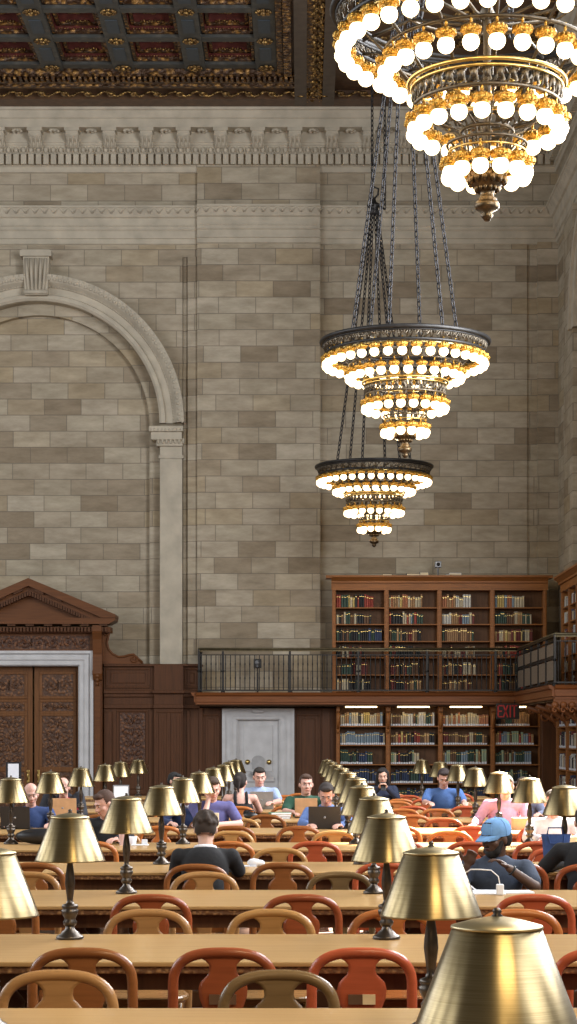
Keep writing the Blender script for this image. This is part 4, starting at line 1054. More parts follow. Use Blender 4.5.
for c, d in COLS.items():
    for kk, px in d.items():
        Y = LY[kk]; o = lp if first else copy_tree(lp); first = False
        o.location = (PX(px, Y), Y, TZ + .0); o.rotation_euler = (0, 0, random.uniform(0, 6.28))
        lab = ('largest brass table lamp, its shade cut off at the bottom right corner' if kk == 0 else
               'brass lamp on the %s table, %s' % (ORD[kk] if kk > 1 else 'nearest', CN[c]))
        tag(o, lab, 'lamp', 'brass table lamps')

# ================================================================== CHAIRS
def chair_parts(mat, inlay):
    root = empty('wooden_armchair' if False else 'reading_chair'); wm = 'chair_' + mat
    # origin: seat centre on floor, chair faces +y, back at y=-.2
    W = .205
    arch = []
    for i in range(25):
        a = PI * i / 24; cx_ = -math.cos(a); sz = math.sin(a)
        ex = math.copysign(abs(cx_) ** .75, cx_); ez = sz ** .62
        arch.append((W * ex * 1.0, .66 + .165 * ez))
    path = [(-W * .92, -.17, 0), (-W * .95, -.185, .25), (-W * .98, -.20, .46), (-W, -.205, .58)]
    for x, z in arch[1:-1]: path.append((x, -.21 - .02 * (1 - (x / W) ** 2), z))
    path += [(W, -.205, .58), (W * .98, -.20, .46), (W * .95, -.185, .25), (W * .92, -.17, 0)]
    m = MB(); m.tube(path, .0215, 8)
    m.build('back_hoop', wm, root)
    # splat : wide shoulders joining the rail, narrow neck, rounded belly
    prof = [(.842, .150), (.826, .132), (.806, .10), (.792, .072), (.775, .056), (.752, .054), (.735, .060), (.718, .078), (.70, .094), (.675, .100), (.64, .096), (.59, .078), (.53, .058), (.47, .046), (.455, .045)]
    vs = []; fs = []; nx_ = 8
    for j, (z, w) in enumerate(prof):
        for i in range(nx_ + 1):
            x = -w + 2 * w * i / nx_
            cc_ = min(1, abs(x / W)) ** (1 / .75); zz = min(z, .66 + .165 * math.sqrt(max(0, 1 - cc_ * cc_)) ** .62 - .002)
            for d in (0, .018):
                vs.append((x, -.235 + .5 * x * x + d + (.03 * (.8 - z) if z < .8 else 0), zz))
    st_ = (nx_ + 1) * 2
    for j in range(len(prof) - 1):
        for i in range(nx_):
            a = j * st_ + i * 2; b = a + 2; c = a + st_; d = c + 2
            fs += [(a, b, d, c), (a + 1, c + 1, d + 1, b + 1)]
        a = j * st_; c = a + st_; fs.append((a, c, c + 1, a + 1)); a = j * st_ + nx_ * 2; c = a + st_; fs.append((a, a + 1, c + 1, c))
    m = MB(); m.add(vs, fs, True); sp_ = m.build('splat', wm, root)
    if inlay:
        m = MB(); m.box((-.056, -.2415 , .615), (.0, -.227, .655)); m.cur = 1; m.box((.002, -.2415, .615), (.054, -.227, .655)); m.build('inlay', ['inlay_dark', 'inlay_light' if inlay > 1 else 'inlay_dark'], sp_)
    m = MB()
    pts = []
    for i in range(24):
        a = 2 * PI * i / 24; x = math.cos(a); y = math.sin(a)
        pts.append((math.copysign(abs(x) ** .6, x) * (.215 if y > 0 else .20), math.copysign(abs(y) ** .6, y) * .205))
    for (z0, z1, s0, s1) in ((.425, .438, .96, 1.0), (.438, .452, 1, 1), (.452, .458, 1, .96)):
        vs = [(x * s0, y * s0, z0) for x, y in pts] + [(x * s1, y * s1, z1) for x, y in pts]
        m.add(vs, [(i, (i + 1) % 24, 24 + (i + 1) % 24, 24 + i) for i in range(24)])
    m.add([(x * .96, y * .96, .425) for x, y in pts], [tuple(reversed(range(24)))]); m.add([(x * .96, y * .96, .458) for x, y in pts], [tuple(range(24))]); m.build('seat', wm, root)
    for sg in (-1, 1):
        m = MB(); m.tube([(sg * .175, .165, .43), (sg * .18, .175, .25), (sg * .19, .19, 0)], [.021, .018, .014], 8); m.build('leg', wm, root)
    m = MB(); m.box((-.17, -.165, .375), (.17, -.15, .425)); m.box((-.17, .15, .375), (.17, .165, .425)); m.box((-.18, -.16, .375), (-.165, .16, .425)); m.box((.165, -.16, .375), (.18, .16, .425))
    m.tube([(-.18, -.16, .2), (-.18, .17, .2)], .01, 6); m.tube([(.18, -.16, .2), (.18, .17, .2)], .01, 6); m.build('seat_frame', wm, root)
    return root
COLN = dict(oak='pale oak', honey='honey', walnut='dark walnut', olive='olive', brown='brown', red='red', orange='orange', russet='russet')
protos = {}
# (row table k, side N/F, pixel x of the back, colour, inlay)
CHAIRS = [
 (1, 'F', 58, 'oak', 0), (1, 'F', 279, 'olive', 0), 
 (2, 'N', 82, 'brown', 0), (2, 'N', 223, 'russet', 1), (2, 'N', 362, 'red', 2), (2, 'N', 505, 'red', 0), (2, 'N', 606, 'red', 0),
 (2, 'F', 148, 'oak', 0), (2, 'F', 271, 'honey', 0), (2, 'F', 518, 'orange', 0), (2, 'F', 392, 'orange', 0),
 (3, 'N', -2, 'brown', 0), (3, 'N', 149, 'russet', 0), (3, 'N', 300, 'russet', 0), (3, 'N', 536, 'red', 0), (3, 'N', 440, 'russet', 0),
 (3, 'F', 26, 'oak', 0), (3, 'F', 206, 'oak', 0), (3, 'F', 340, 'olive', 0), (3, 'F', 495, 'brown', 0),
 (4, 'N', 34, 'brown', 0), (4, 'N', 198, 'brown', 0), (4, 'N', 283, 'brown', 0), (4, 'N', 517, 'russet', 0), (4, 'N', 584, 'russet', 0), (4, 'N', 385, 'red', 0),
 (4, 'F', 188, 'oak', 0), (4, 'F', 280, 'honey', 0), (4, 'F', 556, 'red', 0), (4, 'F', 425, 'red', 0),
 (5, 'N', 90, 'orange', 0), (5, 'N', 228, 'orange', 0), (5, 'N', 316, 'red', 0), (5, 'N', 400, 'red', 0), (5, 'N', 538, 'red', 0), (5, 'N', 470, 'red', 0),
 (5, 'F', 231, 'honey', 0), (5, 'F', 335, 'honey', 0), (5, 'F', 449, 'orange', 0), (5, 'F', 118, 'oak', 0), (5, 'F', 102, 'brown', 0), (5, 'F', 558, 'orange', 0),
 (6, 'N', 234, 'brown', 0), (6, 'N', 298, 'brown', 0), (6, 'N', 160, 'orange', 0), (6, 'N', 400, 'orange', 0), (6, 'N', 472, 'red', 0), (6, 'N', 540, 'red', 0),
 (6, 'F', 239, 'honey', 0), (6, 'F', 443, 'russet', 0), (6, 'F', 327, 'brown', 0), (6, 'F', 36, 'brown', 0), (6, 'F', 500, 'red', 0), (6, 'F', 209, 'brown', 0),
 (7, 'N', 267, 'brown', 0), (7, 'N', 412, 'orange', 0), (7, 'N', 180, 'orange', 0), (7, 'N', 100, 'brown', 0), (7, 'N', 350, 'orange', 0),
 (7, 'F', 437, 'orange', 0), (7, 'F', 305, 'brown', 0), (7, 'F', 66, 'brown', 0), (7, 'F', 402, 'orange', 0), (7, 'F', 522, 'orange', 0),
 (8, 'N', 240, 'orange', 0), (8, 'N', 288, 'orange', 0), (8, 'N', 412, 'red', 0), (8, 'N', 466, 'red', 0), (8, 'N', 366, 'orange', 0), (8, 'N', 140, 'orange', 0),
 (8, 'F', 260, 'orange', 0), (8, 'F', 444, 'orange', 0), (8, 'F', 398, 'orange', 0), (8, 'F', 176, 'orange', 0),
 (9, 'N', 272, 'honey', 0), (9, 'N', 305, 'brown', 0), (9, 'N', 400, 'orange', 0), (9, 'N', 425, 'red', 0), (9, 'N', 160, 'brown', 0),
 (9, 'F', 382, 'orange', 0), (9, 'F', 408, 'red', 0), (9, 'F', 285, 'orange', 0),
 (10, 'N', 393, 'orange', 0), (10, 'N', 300, 'orange', 0), (10, 'N', 266, 'orange', 0), (10, 'N', 170, 'orange', 0), (10, 'N', 460, 'red', 0)]
side_n = {}
for (k, sd, px, mat, inl) in CHAIRS: side_n.setdefault((k, sd), []).append(px)
NTH = ['leftmost', 'second from left', 'third from left', 'fourth from left', 'fifth from left', 'sixth from left']
CHAIR_AT = {}
for (k, sd, px, mat, inl) in CHAIRS:
    key = (mat, inl)
    if sd == 'N': yb = BACK[k] - TD - .235; yo = yb + .225; rz = 0
    else: yb = BACK[k] + .40; yo = yb - .225; rz = PI
    if key not in protos: protos[key] = chair_parts(mat, inl); index_kids(protos[key]); o = protos[key]
    else: o = copy_tree(protos[key])
    x = PX(px, yb); jit = random.uniform(-.05, .05) if k > 2 else 0
    o.location = (x, yo, 0); o.rotation_euler = (0, 0, rz + jit)
    CHAIR_AT[(k, sd, px)] = (x, yo)
    i = sorted(side_n[(k, sd)]).index(px)
    extra = ' with two-tone inlay' if inl == 2 else ' with dark inlay' if inl == 1 else ''
    tag(o, '%s chair%s, %s on %s side of %s table' % (COLN[mat], extra, NTH[min(i, 5)], 'near' if sd == 'N' else 'far', ORD[k]), 'chair', 'wooden reading room chairs')
# ================================================================== PEOPLE
V = Vector
def ell(bm, c, r, rot=None):
    b = bmesh.new(); bmesh.ops.create_icosphere(b, subdivisions=3, radius=1)
    R = rot if rot is not None else Matrix.Identity(3)
    vs = [bm.verts.new(V(c) + R @ V((v.co.x * r[0], v.co.y * r[1], v.co.z * r[2]))) for v in b.verts]
    b.verts.index_update()
    for f in b.faces: bm.faces.new([vs[v.index] for v in f.verts])
    b.free()
def cap(bm, p0, p1, r0, r1, n=12):
    p0, p1 = V(p0), V(p1); d = (p1 - p0); L_ = d.length; d = d.normalized(); a = d.orthogonal().normalized(); b = d.cross(a)
    rings = [(-r0, .02 * r0)] + [(-r0 * math.cos(t), r0 * math.sin(t)) for t in (PI / 8, PI / 4, 3 * PI / 8)] + [(0, r0), (L_, r1)] + [(L_ + r1 * math.sin(t), r1 * math.cos(t)) for t in (PI / 8, PI / 4, 3 * PI / 8)] + [(L_ + r1, .02 * r1)]
    prev = None
    allr = []
    for h, r in rings:
        allr.append([bm.verts.new(p0 + d * h + (a * math.cos(2 * PI * i / n) + b * math.sin(2 * PI * i / n)) * r) for i in range(n)])
    for A, B in zip(allr[:-1], allr[1:]):
        for i in range(n): bm.faces.new((A[i], A[(i + 1) % n], B[(i + 1) % n], B[i]))
    bm.faces.new(list(reversed(allr[0]))); bm.faces.new(allr[-1])
def remesh(bm, name, mat, parent, vox, smooth=2):
    bmesh.ops.recalc_face_normals(bm, faces=bm.faces)
    me = bpy.data.meshes.new('t'); bm.to_mesh(me); bm.free(); o = bpy.data.objects.new('t', me); C.objects.link(o)
    r = o.modifiers.new('r', 'REMESH'); r.mode = 'VOXEL'; r.voxel_size = vox; r.use_smooth_shade = True
    if smooth: s = o.modifiers.new('s', 'SMOOTH'); s.iterations = smooth; s.factor = .5
    dg = bpy.context.evaluated_depsgraph_get(); m2 = bpy.data.meshes.new_from_object(o.evaluated_get(dg)); m2.name = name
    bpy.data.objects.remove(o); bpy.data.meshes.remove(me)
    m2.materials.clear(); m2.materials.append(mat); m2.polygons.foreach_set('use_smooth', [True] * len(m2.polygons))
    q = bpy.data.objects.new(name, m2); C.objects.link(q); q.parent = parent; return q
_pm = {}
def cmat(kind, col):
    key = (kind, col)
    if key not in _pm:
        _pm[key] = plain('%s %d' % (kind, len(_pm)), col, .9 if kind == 'cloth' else (.85 if kind == 'hair' else .55), var=.10 if kind == 'cloth' else .05, scale=25, bump=.15 if kind == 'cloth' else .03)
    return _pm[key]
def hand(bm, w, d, n, s=1.0, curl=.5, side=1, vox=False):
    """w wrist, d direction of the fingers, n back-of-hand normal"""
    w, d, n = V(w), V(d).normalized(), V(n); n = (n - d * n.dot(d)).normalized(); l = d.cross(n).normalized() * side
    R = Matrix((l, d, n)).transposed()
    ell(bm, w + d * .048 * s, (.040 * s, .050 * s, .016 * s), R)
    for i, (o, L_) in enumerate(((-.029, .064), (-.010, .074), (.010, .070), (.028, .054))):
        p = w + d * .082 * s + l * o * s; u = d; r = .0088 * s
        for k in range(3):
            a = curl * (.5 + .35 * k); u = (u * math.cos(a) - n * math.sin(a)).normalized(); n2 = n
            q = p + u * L_ * s * (.46, .31, .23)[k]; cap(bm, p, q, r, r * .92, 8); p = q; r *= .92
    p = w + d * .03 * s - l * .032 * s; u = (d * .7 - l * .75 - n * .3).normalized(); q = p + u * .040 * s; cap(bm, p, q, .012 * s, .010 * s, 8); u2 = (u + d * .8).normalized(); cap(bm, q, q + u2 * .030 * s, .010 * s, .0085 * s, 8)

def person(name_label, loc, rz, shirt, skin=(.50, .27, .19), hair=(.03, .018, .012), style='short', lean=.06, headpitch=.25, headyaw=0.0,
           hands=((-.15, .42, .80), (.15, .42, .80)), elbows=None, sleeve='short', gender='m', beard=False, capcol=None, collar=None, tank=False, trousers=(.03, .035, .05), sc=1.0, curl=.5, side_lean=0.0, head_dx=0.0, drop=.07):
    root = empty('person', loc, rz); root.scale = (sc, sc, sc); tag(root, name_label, 'person')
    SK = cmat('skin', skin); SH = cmat('cloth', shirt); HR = cmat('hair', hair); TR = cmat('cloth', trousers)
    sw = .185 if gender == 'm' else .160
    hip = V((0, -.02, .55)); ch_ = V((side_lean * .5, -.02 + lean * .55, .84 - drop * .6)); nb = V((side_lean, -.02 + lean, 1.035 - drop)); 
    hc = V((side_lean + head_dx, -.01 + lean * 1.25 + .03, 1.175 - drop))
    Rh = Matrix.Rotation(headyaw, 3, 'Z') @ Matrix.Rotation(-headpitch, 3, 'X')
    H = lambda x, y, z: hc + Rh @ V((x, y, z))
    shl = [V((side_lean - sw, -.015 + lean, .985 - drop)), V((side_lean + sw, -.015 + lean, .985 - drop))]
    if elbows is None: elbows = ((-sw - .06, .12 + lean, .80), (sw + .06, .12 + lean, .80))
    b = bmesh.new()
    def torso(bm, g):
        ell(bm, hip, (.165 + g, .115 + g, .11 + g)); ell(bm, (hip + ch_) / 2, (.140 + g, .100 + g, .17 + g)); ell(bm, ch_ + V((0, 0, .02)), (.158 + g if gender == 'm' else .14 + g, .105 + g, .165 + g))
        for s_ in shl: cap(bm, nb + V((0, 0, -.05)), s_ + V((0, 0, -.01)), .058 + g, .050 + g)
        if gender == 'f':
            for q in (-.065, .065): ell(bm, ch_ + V((q, .075, .0)), (.06 + g, .055 + g, .06 + g))
    torso(b, 0)
    cap(b, nb + V((0, -.01, -.03)), hc + Rh @ V((0, -.012, -.05)), .056 if gender == 'm' else .046, .052 if gender == 'm' else .043)
    ell(b, H(0, -.010, .022), (.074, .090, .093), Rh); ell(b, H(0, .018, -.030), (.062, .072, .082), Rh); ell(b, H(0, .042, -.082), (.040, .042, .034), Rh)
    ell(b, H(0, .082, .030), (.045, .012, .010), Rh); cap(b, H(0, .090, .010), H(0, .107, -.022), .008, .0135); ell(b, H(-.012, .094, -.026), (.008, .009, .007), Rh); ell(b, H(.012, .094, -.026), (.008, .009, .007), Rh)
    cap(b, H(-.018, .083, -.052), H(.018, .083, -.052), .007, .007); cap(b, H(-.015, .081, -.061), H(.015, .081, -.061), .0075, .0075)
    for q in (-1, 1): ell(b, H(q * .076, -.004, -.008), (.010, .019, .031), Rh); ell(b, H(q * .042, .052, -.022), (.022, .026, .022), Rh)
    for i in (0, 1):
        e, w = V(elbows[i]), V(hands[i]); cap(b, shl[i], e, .046, .038); cap(b, e, w, .038, .025)
        d = (w - e).normalized(); 
        hand(b, w, d, (0, 0, 1) if abs(d.z) < .75 else (0, -1, 0), 1.0 if gender == 'm' else .9, curl, -1 if i else 1)
        s_ = -1 if i == 0 else 1
        kn = V((s_ * .11, .40, .50)); cap(b, hip + V((s_ * .08, 0, -.03)), kn, .075, .052); cap(b, kn, V((s_ * .12, .38, .08)), .052, .036); cap(b, V((s_ * .12, .36, .05)), V((s_ * .13, .50, .035)), .036, .028)
    body = remesh(b, 'body', SK, root, .0075, 2)
    # clothing
    b = bmesh.new(); torso(b, .013)
    for i in (0, 1):
        if tank: continue
        e, w = V(elbows[i]), V(hands[i])
        if sleeve == 'short': cap(b, shl[i], shl[i].lerp(e, .72), .062, .058)
        else: cap(b, shl[i], e, .060, .052); cap(b, e, e.lerp(w, .88), .052, .038)
    if tank:
        b.free(); b = bmesh.new(); g = .013
        ell(b, hip, (.165 + g, .115 + g, .11 + g)); ell(b, (hip + ch_) / 2, (.140 + g, .100 + g, .17 + g)); ell(b, ch_ + V((0, 0, -.02)), (.142 + g, .105 + g, .13 + g))
        for q in (-.08, .08): ell(b, ch_ + V((q * .85, .0, .09)), (.028, .11, .11))
    sh_ = remesh(b, 'tank_top' if tank else 'shirt', SH, root, .011, 2)
    if collar:
        m = MB(); 
        pts = [nb + V((.066 * math.cos(a), .062 * math.sin(a) - .008, .010 + .012 * math.sin(a) * -1)) for a in [2 * PI * i / 20 for i in range(20)]]
        m.tube(pts, .018, 8, close=True); m.build('collar', cmat('cloth', collar), sh_)
    b = bmesh.new(); ell(b, hip + V((0, 0, -.02)), (.178, .128, .105))
    for s_ in (-1, 1):
        kn = V((s_ * .11, .40, .50)); cap(b, hip + V((s_ * .08, 0, -.03)), kn, .088, .064); cap(b, kn, V((s_ * .12, .38, .12)), .064, .050)
    remesh(b, 'trousers', TR, root, .014, 1)
    for s_ in (-1, 1):
        m = MB(); m.ball((s_ * .127, .43, .045), (.048, .135, .045), 12, 8); m.box((s_ * .127 - .045, .30, 0), (s_ * .127 + .045, .56, .022), .01); m.build('shoe', cmat('cloth', (.03, .025, .025)), root)
    # face
    for q in (-1, 1):
        m = MB(); m.ball((0, 0, 0), (.011, .009, .0065), 10, 7); m.cur = 1; m.ball((0, .0055, 0), (.0055, .0045, .0055), 8, 5)
        e = m.build('eye', [cmat('eye', (.42, .38, .35)), cmat('eye', (.03, .02, .015))], body); e.location = H(q * .029, .0795, .008); e.rotation_euler = Rh.to_euler()
        m = MB(); m.tube([H(q * .046, .078, .026), H(q * .030, .089, .031), H(q * .014, .091, .027)], [.003, .005, .004], 6); m.build('eyebrow', HR, body)
    m = MB(); m.tube([H(-.024, .085, -.055), H(-.010, .092, -.053), H(0, .093, -.055), (H(.010, .092, -.053)), H(.024, .085, -.055)], [.003, .006, .006, .006, .003], 6)
    m.build('lips', cmat('lips', (skin[0] * .85, skin[1] * .55, skin[2] * .55)), body)
    # hair
    if style != 'bald':
        b = bmesh.new()
        ell(b, H(0, -.020, .034), (.082, .092, .091), Rh)
        ell(b, H(0, -.045, .0), (.080, .065, .085), Rh)
        if style == 'short': ell(b, H(0, .045, .090), (.058, .035, .026), Rh)
        if style in ('curly',):
            rr = random.Random(4)
            for _ in range(60):
                a = rr.uniform(0, 6.28); t = rr.uniform(-.2, 1.3); ell(b, H(.080 * math.cos(a) * math.cos(t), -.022 + .09 * math.sin(a) * math.cos(t), .035 + .09 * math.sin(t)), (.018,) * 3)
        if style == 'long':
            for q in (-1, 1): cap(b, H(q * .062, .010, .05), H(q * .080, .0, -.12), .030, .034); cap(b, H(q * .080, .0, -.12), H(q * .075, .03, -.23), .034, .020)
            ell(b, H(0, -.06, -.08), (.085, .05, .15), Rh); ell(b, H(.03, .035, .085), (.05, .04, .03), Rh)
        if style == 'pony':
            ell(b, H(0, .045, .085), (.058, .035, .026), Rh); ell(b, H(0, -.115, .03), (.035, .04, .04), Rh); cap(b, H(0, -.125, .02), H(.01, -.115, -.12), .030, .012)
        hb = remesh(b, 'hair', HR, body, .009, 1)
        # keep the face free : drop everything in front of the hairline
        bm = bmesh.new(); bm.from_mesh(hb.data); Ri = Rh.inverted()
        kill = []
        for v in bm.verts:
            p = Ri @ (v.co - hc)
            lim = .066 if style in ('short', 'curly', 'pony') else .05
            if (p.y > .030 and p.z < lim - .1 * max(0, abs(p.x) - .05) and (style != 'long' or abs(p.x) < .052 or p.y > .06)) or (style not in ('long', 'pony') and p.z < -.055 and p.y > -.115): kill.append(v)
        bmesh.ops.delete(bm, geom=kill, context='VERTS'); bm.to_mesh(hb.data); bm.free()
    else:
        b = bmesh.new()
        for q in (-1, 1): ell(b, H(q * .066, -.035, -.005), (.016, .045, .035), Rh)
        ell(b, H(0, -.085, -.01), (.055, .018, .035), Rh); remesh(b, 'hair', HR, body, .008, 1)
    if beard:
        b = bmesh.new()
        ell(b, H(0, .040, -.084), (.047, .050, .040), Rh)
        for q in (-1, 1): cap(b, H(q * .060, .015, -.02), H(q * .046, .045, -.075), .017, .024)
        cap(b, H(-.022, .088, -.043), H(.022, .088, -.043), .006, .006)
        remesh(b, 'beard', HR, body, .008, 1)
    if capcol:
        CM = cmat('cloth', capcol); m = MB(); R4_ = Rh.to_4x4(); 
        prof = [(.092, .018), (.096, .040), (.094, .070), (.082, .100), (.055, .122), (.020, .131), (0, .132)]
        mm = MB(); mm.lathe(prof, n=24, cap=False); mm.ball((0, 0, .132), .008, 8, 5)
        for i in range(6):
            a = 2 * PI * i / 6; mm.tube([((r + .0015) * math.cos(a), (r + .0015) * math.sin(a), z) for r, z in prof[:-1]], .0018, 4)
        mm.v = [tuple(H(x * .92, y * 1.06 - .008, z)) for x, y, z in mm.v]; cp = mm.build('baseball_cap', CM, body)
        mm = MB(); vs = []; 
        for layer in (0, .006):
            for j in range(5):
                for i in range(13):
                    a = PI * (.08 + .84 * i / 12); r0 = .094; r = r0 + .072 * (j / 4) * (math.sin(a) ** .6)
                    vs.append((math.cos(a) * (.088 if j == 0 else .088 - .006 * j), math.sin(a) * .098 + .072 * (j / 4) * math.sin(a) ** .5, .024 - .022 * (j / 4) - .18 * (math.cos(a) * .09) ** 2 * 10 * (j / 4) * .3 + layer))
        fs = []
        for j in range(4):
            for i in range(12):
                a = j * 13 + i; fs.append((a, a + 1, a + 14, a + 13)); a += 65; fs.append((a, a + 13, a + 14, a + 1))
        for i in range(12): a = 52 + i; fs.append((a, a + 1, a + 66, a + 65))
        mm.add(vs, fs, True); mm.v = [tuple(H(*v)) for v in mm.v]; mm.build('visor', CM, cp)
    return root, H, elbows, hands, body

def at_chair(k, sd, px): 
    x, y = CHAIR_AT[(k, sd, px)]; return x, y
def pull(k, sd, px, dy):
    x, y = CHAIR_AT[(k, sd, px)]
    for o in list(C.objects):
        if o.parent is None and o.name.startswith('reading_chair') and abs(o.location.x - x) < .001 and abs(o.location.y - y) < .001: o.location.y = y + dy
    CHAIR_AT[(k, sd, px)] = (x, y + dy)
pull(4, 'N', 198, -.16); pull(4, 'N', 584, -.16); pull(8, 'N', 240, -.16)
light = (.56, .33, .245); pink = (.62, .36, .29); dark = (.085, .042, .026)
def X_(px, Y): return PX(px, Y)
# man in the black cardigan, seen from behind
x, y = at_chair(4, 'N', 198)
person('person from behind in black cardigan with white collar and dark hair', (X_(204, 13.6), y, 0), 0, (.012, .012, .014), light, (.035, .022, .015), 'curly', lean=.10, headpitch=-.12 + .4,
       hands=((-.12, .40, .80), (.13, .40, .80)), elbows=((-.215, .12, .79), (.235, .16, .80)), sleeve='long', collar=(.72, .72, .76), sc=.97, drop=.08)
# man in the blue cap
x, y = at_chair(3, 'F', 495)
cx = X_(494, 12.75)
r_, H_, el_, hd_, body_ = person('bearded person in light blue cap and navy T-shirt, hand at chest, looking left', (cx, 12.62, 0), PI - .12, (.045, .06, .095), dark, (.012, .010, .009), 'short', lean=-.01, headpitch=.12, headyaw=-.75,
       hands=((-.085, .19, .885), (.175, .19, .90)), elbows=((-.245, .13, .765), (.245, .10, .74)), sleeve='short', beard=True, capcol=(.16, .33, .60), curl=.7, sc=1.0, drop=.115)
m = MB(); e, w = V(el_[0]), V(hd_[0]); c_ = e.lerp(w, .88); d = (w - e).normalized(); a_ = d.orthogonal().normalized(); b_ = d.cross(a_)
m.tube([c_ + (a_ * math.cos(t) + b_ * math.sin(t)) * .029 for t in [2 * PI * i / 16 for i in range(16)]], .007, 6, close=True); m.build('wristwatch', 'black', body_)
# person at the right edge in black
x, y = at_chair(4, 'N', 584)
person('person in black long-sleeved top cut off by the right edge', (X_(590, 13.7), y, 0), -.0, (.012, .012, .014), light, (.03, .02, .015), 'short', lean=.12, headpitch=.5,
       hands=((-.13, .40, .81), (.17, .42, .80)), elbows=((-.29, .16, .80), (.30, .20, .80)), sleeve='long')
# bald man on the left
x, y = at_chair(6, 'F', 36)
person('bald person in dark blue shirt behind a laptop, far left', (X_(31, y), y, 0), PI + .1, (.028, .055, .16), pink, (.25, .23, .22), 'bald', lean=.03, headpitch=.30, headyaw=.15, hands=((-.2, .40, .80), (.2, .38, .80)), sleeve='long')
x, y = at_chair(7, 'F', 66)
m_ = person('bald person in dark jacket over a red shirt, at left', (x, y, 0), PI, (.50, .03, .06), pink, (.2, .18, .17), 'bald', lean=.04, headpitch=.3, sleeve='short')
b = bmesh.new()
for s_ in (-1, 1):
    ell(b, (s_ * .135, .01, .84), (.075, .13, .19)); ell(b, (s_ * .12, -.01, .66), (.08, .14, .14)); cap(b, (s_ * .18, .01, .99), (s_ * .245, .14, .80), .07, .058); cap(b, (s_ * .245, .14, .80), (s_ * .16, .38, .80), .058, .04)
ell(b, (0, -.06, .85), (.17, .07, .20)); remesh(b, 'jacket', cmat('cloth', (.018, .02, .028)), m_[0], .012, 2)
x, y = at_chair(5, 'F', 102)
person('person in black top turned aside, half hidden by a lamp, left of centre', (X_(104, y), y, 0), PI, (.015, .016, .022), pink, (.06, .03, .02), 'short', lean=.10, headpitch=.45, headyaw=-.9, sleeve='long', side_lean=-.02)
person('black-haired person behind the lamps left of the marble door case', (X_(175, 27.0), 27.0, 0), PI, (.02, .02, .03), light, (.01, .009, .009), 'short', lean=.02, headpitch=.2, headyaw=.9, sleeve='long')
x, y = at_chair(6, 'F', 209)
person('person in violet-blue shirt with one hand raised to the head', (X_(215, y), y, 0), PI + .25, (.10, .10, .26), pink, (.05, .03, .02), 'short', lean=.08, headpitch=.35, hands=((.15, .40, .80), (.105, .17, 1.05)), elbows=((-.22, .20, .80), (.20, .32, .80)), sleeve='short', side_lean=.05, drop=.01)
person('person in dark blue top seen between lamp stems left of centre', (X_(187, 19.2 + 2.0), 21.3, 0), PI, (.02, .035, .10), pink, (.05, .03, .02), 'short', lean=.1, headpitch=.5, sleeve='long', collar=(.6, .6, .65))
x, y = at_chair(8, 'N', 240)
person('person in black tank top with tied-back hair, from behind', (X_(240.5, y), y, 0), .1, (.010, .010, .012), pink, (.018, .012, .010), 'pony', lean=.0, headpitch=.05, headyaw=-.35, gender='f', tank=True, hands=((-.12, .40, .80), (.14, .42, .80)), elbows=((-.22, .12, .78), (.24, .10, .76)), sc=1.03)
x, y = at_chair(8, 'F', 260)
person('person in pale blue T-shirt facing us before the marble door case', (X_(259.5, y), y, 0), PI, (.30, .38, .56), pink, (.02, .015, .012), 'short', lean=-.02, headpitch=.25, headyaw=.15, sleeve='short', sc=1.06)
x, y = at_chair(7, 'F', 305)
person('person in dark green T-shirt with short brown hair', (X_(306, y), y, 0), PI + .05, (.025, .085, .055), pink, (.06, .03, .018), 'short', lean=.0, headpitch=.08, headyaw=.1, sleeve='short', sc=1.03, hands=((-.18, .36, .80), (.16, .38, .80)))
x, y = at_chair(6, 'F', 327)
person('person in blue shirt with dark hair looking down at a black laptop', (X_(326.5, y), y, 0), PI - .05, (.13, .22, .50), pink, (.03, .022, .02), 'short', lean=.05, headpitch=.55, beard=False, sleeve='long', collar=(.13, .22, .48))
x, y = at_chair(9, 'F', 382)
person('person with long black hair in navy cardigan, holding a phone near the lower bookcase', (x, y, 0), PI, (.018, .025, .055), light, (.012, .009, .009), 'long', lean=.0, headpitch=.22, gender='f', sleeve='long', hands=((-.035, .27, .96), (.05, .26, .96)), elbows=((-.20, .10, .80), (.20, .10, .80)), curl=.8, collar=(.7, .7, .72), sc=1.02)
o = empty('smartphone', (x - .005, y - .335, .985)); tag(o, 'black smartphone held up by the long-haired person', 'phone'); o.rotation_euler = (-.5, 0, 0)
m = MB(); m.box((-.036, -.004, -.07), (.036, .004, .07), .003); m.build('phone_body', 'black', o); m = MB(); m.box((-.032, .004, -.064), (.032, .005, .064)); m.build('phone_screen', 'screen', o)
x, y = at_chair(8, 'F', 444)
person('person in blue shirt behind lamps before the lower bookcase', (X_(443.5, y), y, 0), PI, (.07, .15, .38), pink, (.03, .02, .02), 'short', lean=.04, headpitch=.5, sleeve='short', hands=((-.24, .36, .80), (.20, .36, .80)), sc=1.05)
x, y = at_chair(6, 'F', 500)
person('person in pink long-sleeved shirt leaning left on one arm, right of centre', (X_(503, y), y, 0), PI, (.52, .30, .44), pink, (.05, .03, .02), 'short', lean=.06, headpitch=.3, side_lean=-.02, hands=((-.20, .36, .80), (.33, .30, .80)), elbows=((-.25, .18, .80), (.27, .10, .84)), sleeve='long', drop=-.01)
x, y = at_chair(7, 'F', 522)
person('person in grey-blue sweater, head hidden by the brass lamps on the right', (X_(522, y), y, 0), PI, (.16, .18, .27), pink, (.05, .03, .02), 'short', lean=.08, headpitch=.4, sleeve='long')
x, y = at_chair(5, 'F', 558)
person('person in white shirt, face hidden by the rightmost brass lamp', (X_(553, y), y, 0), PI, (.62, .60, .66), (.62, .30, .26), (.05, .03, .02), 'short', lean=.02, headpitch=.2, sleeve='long')

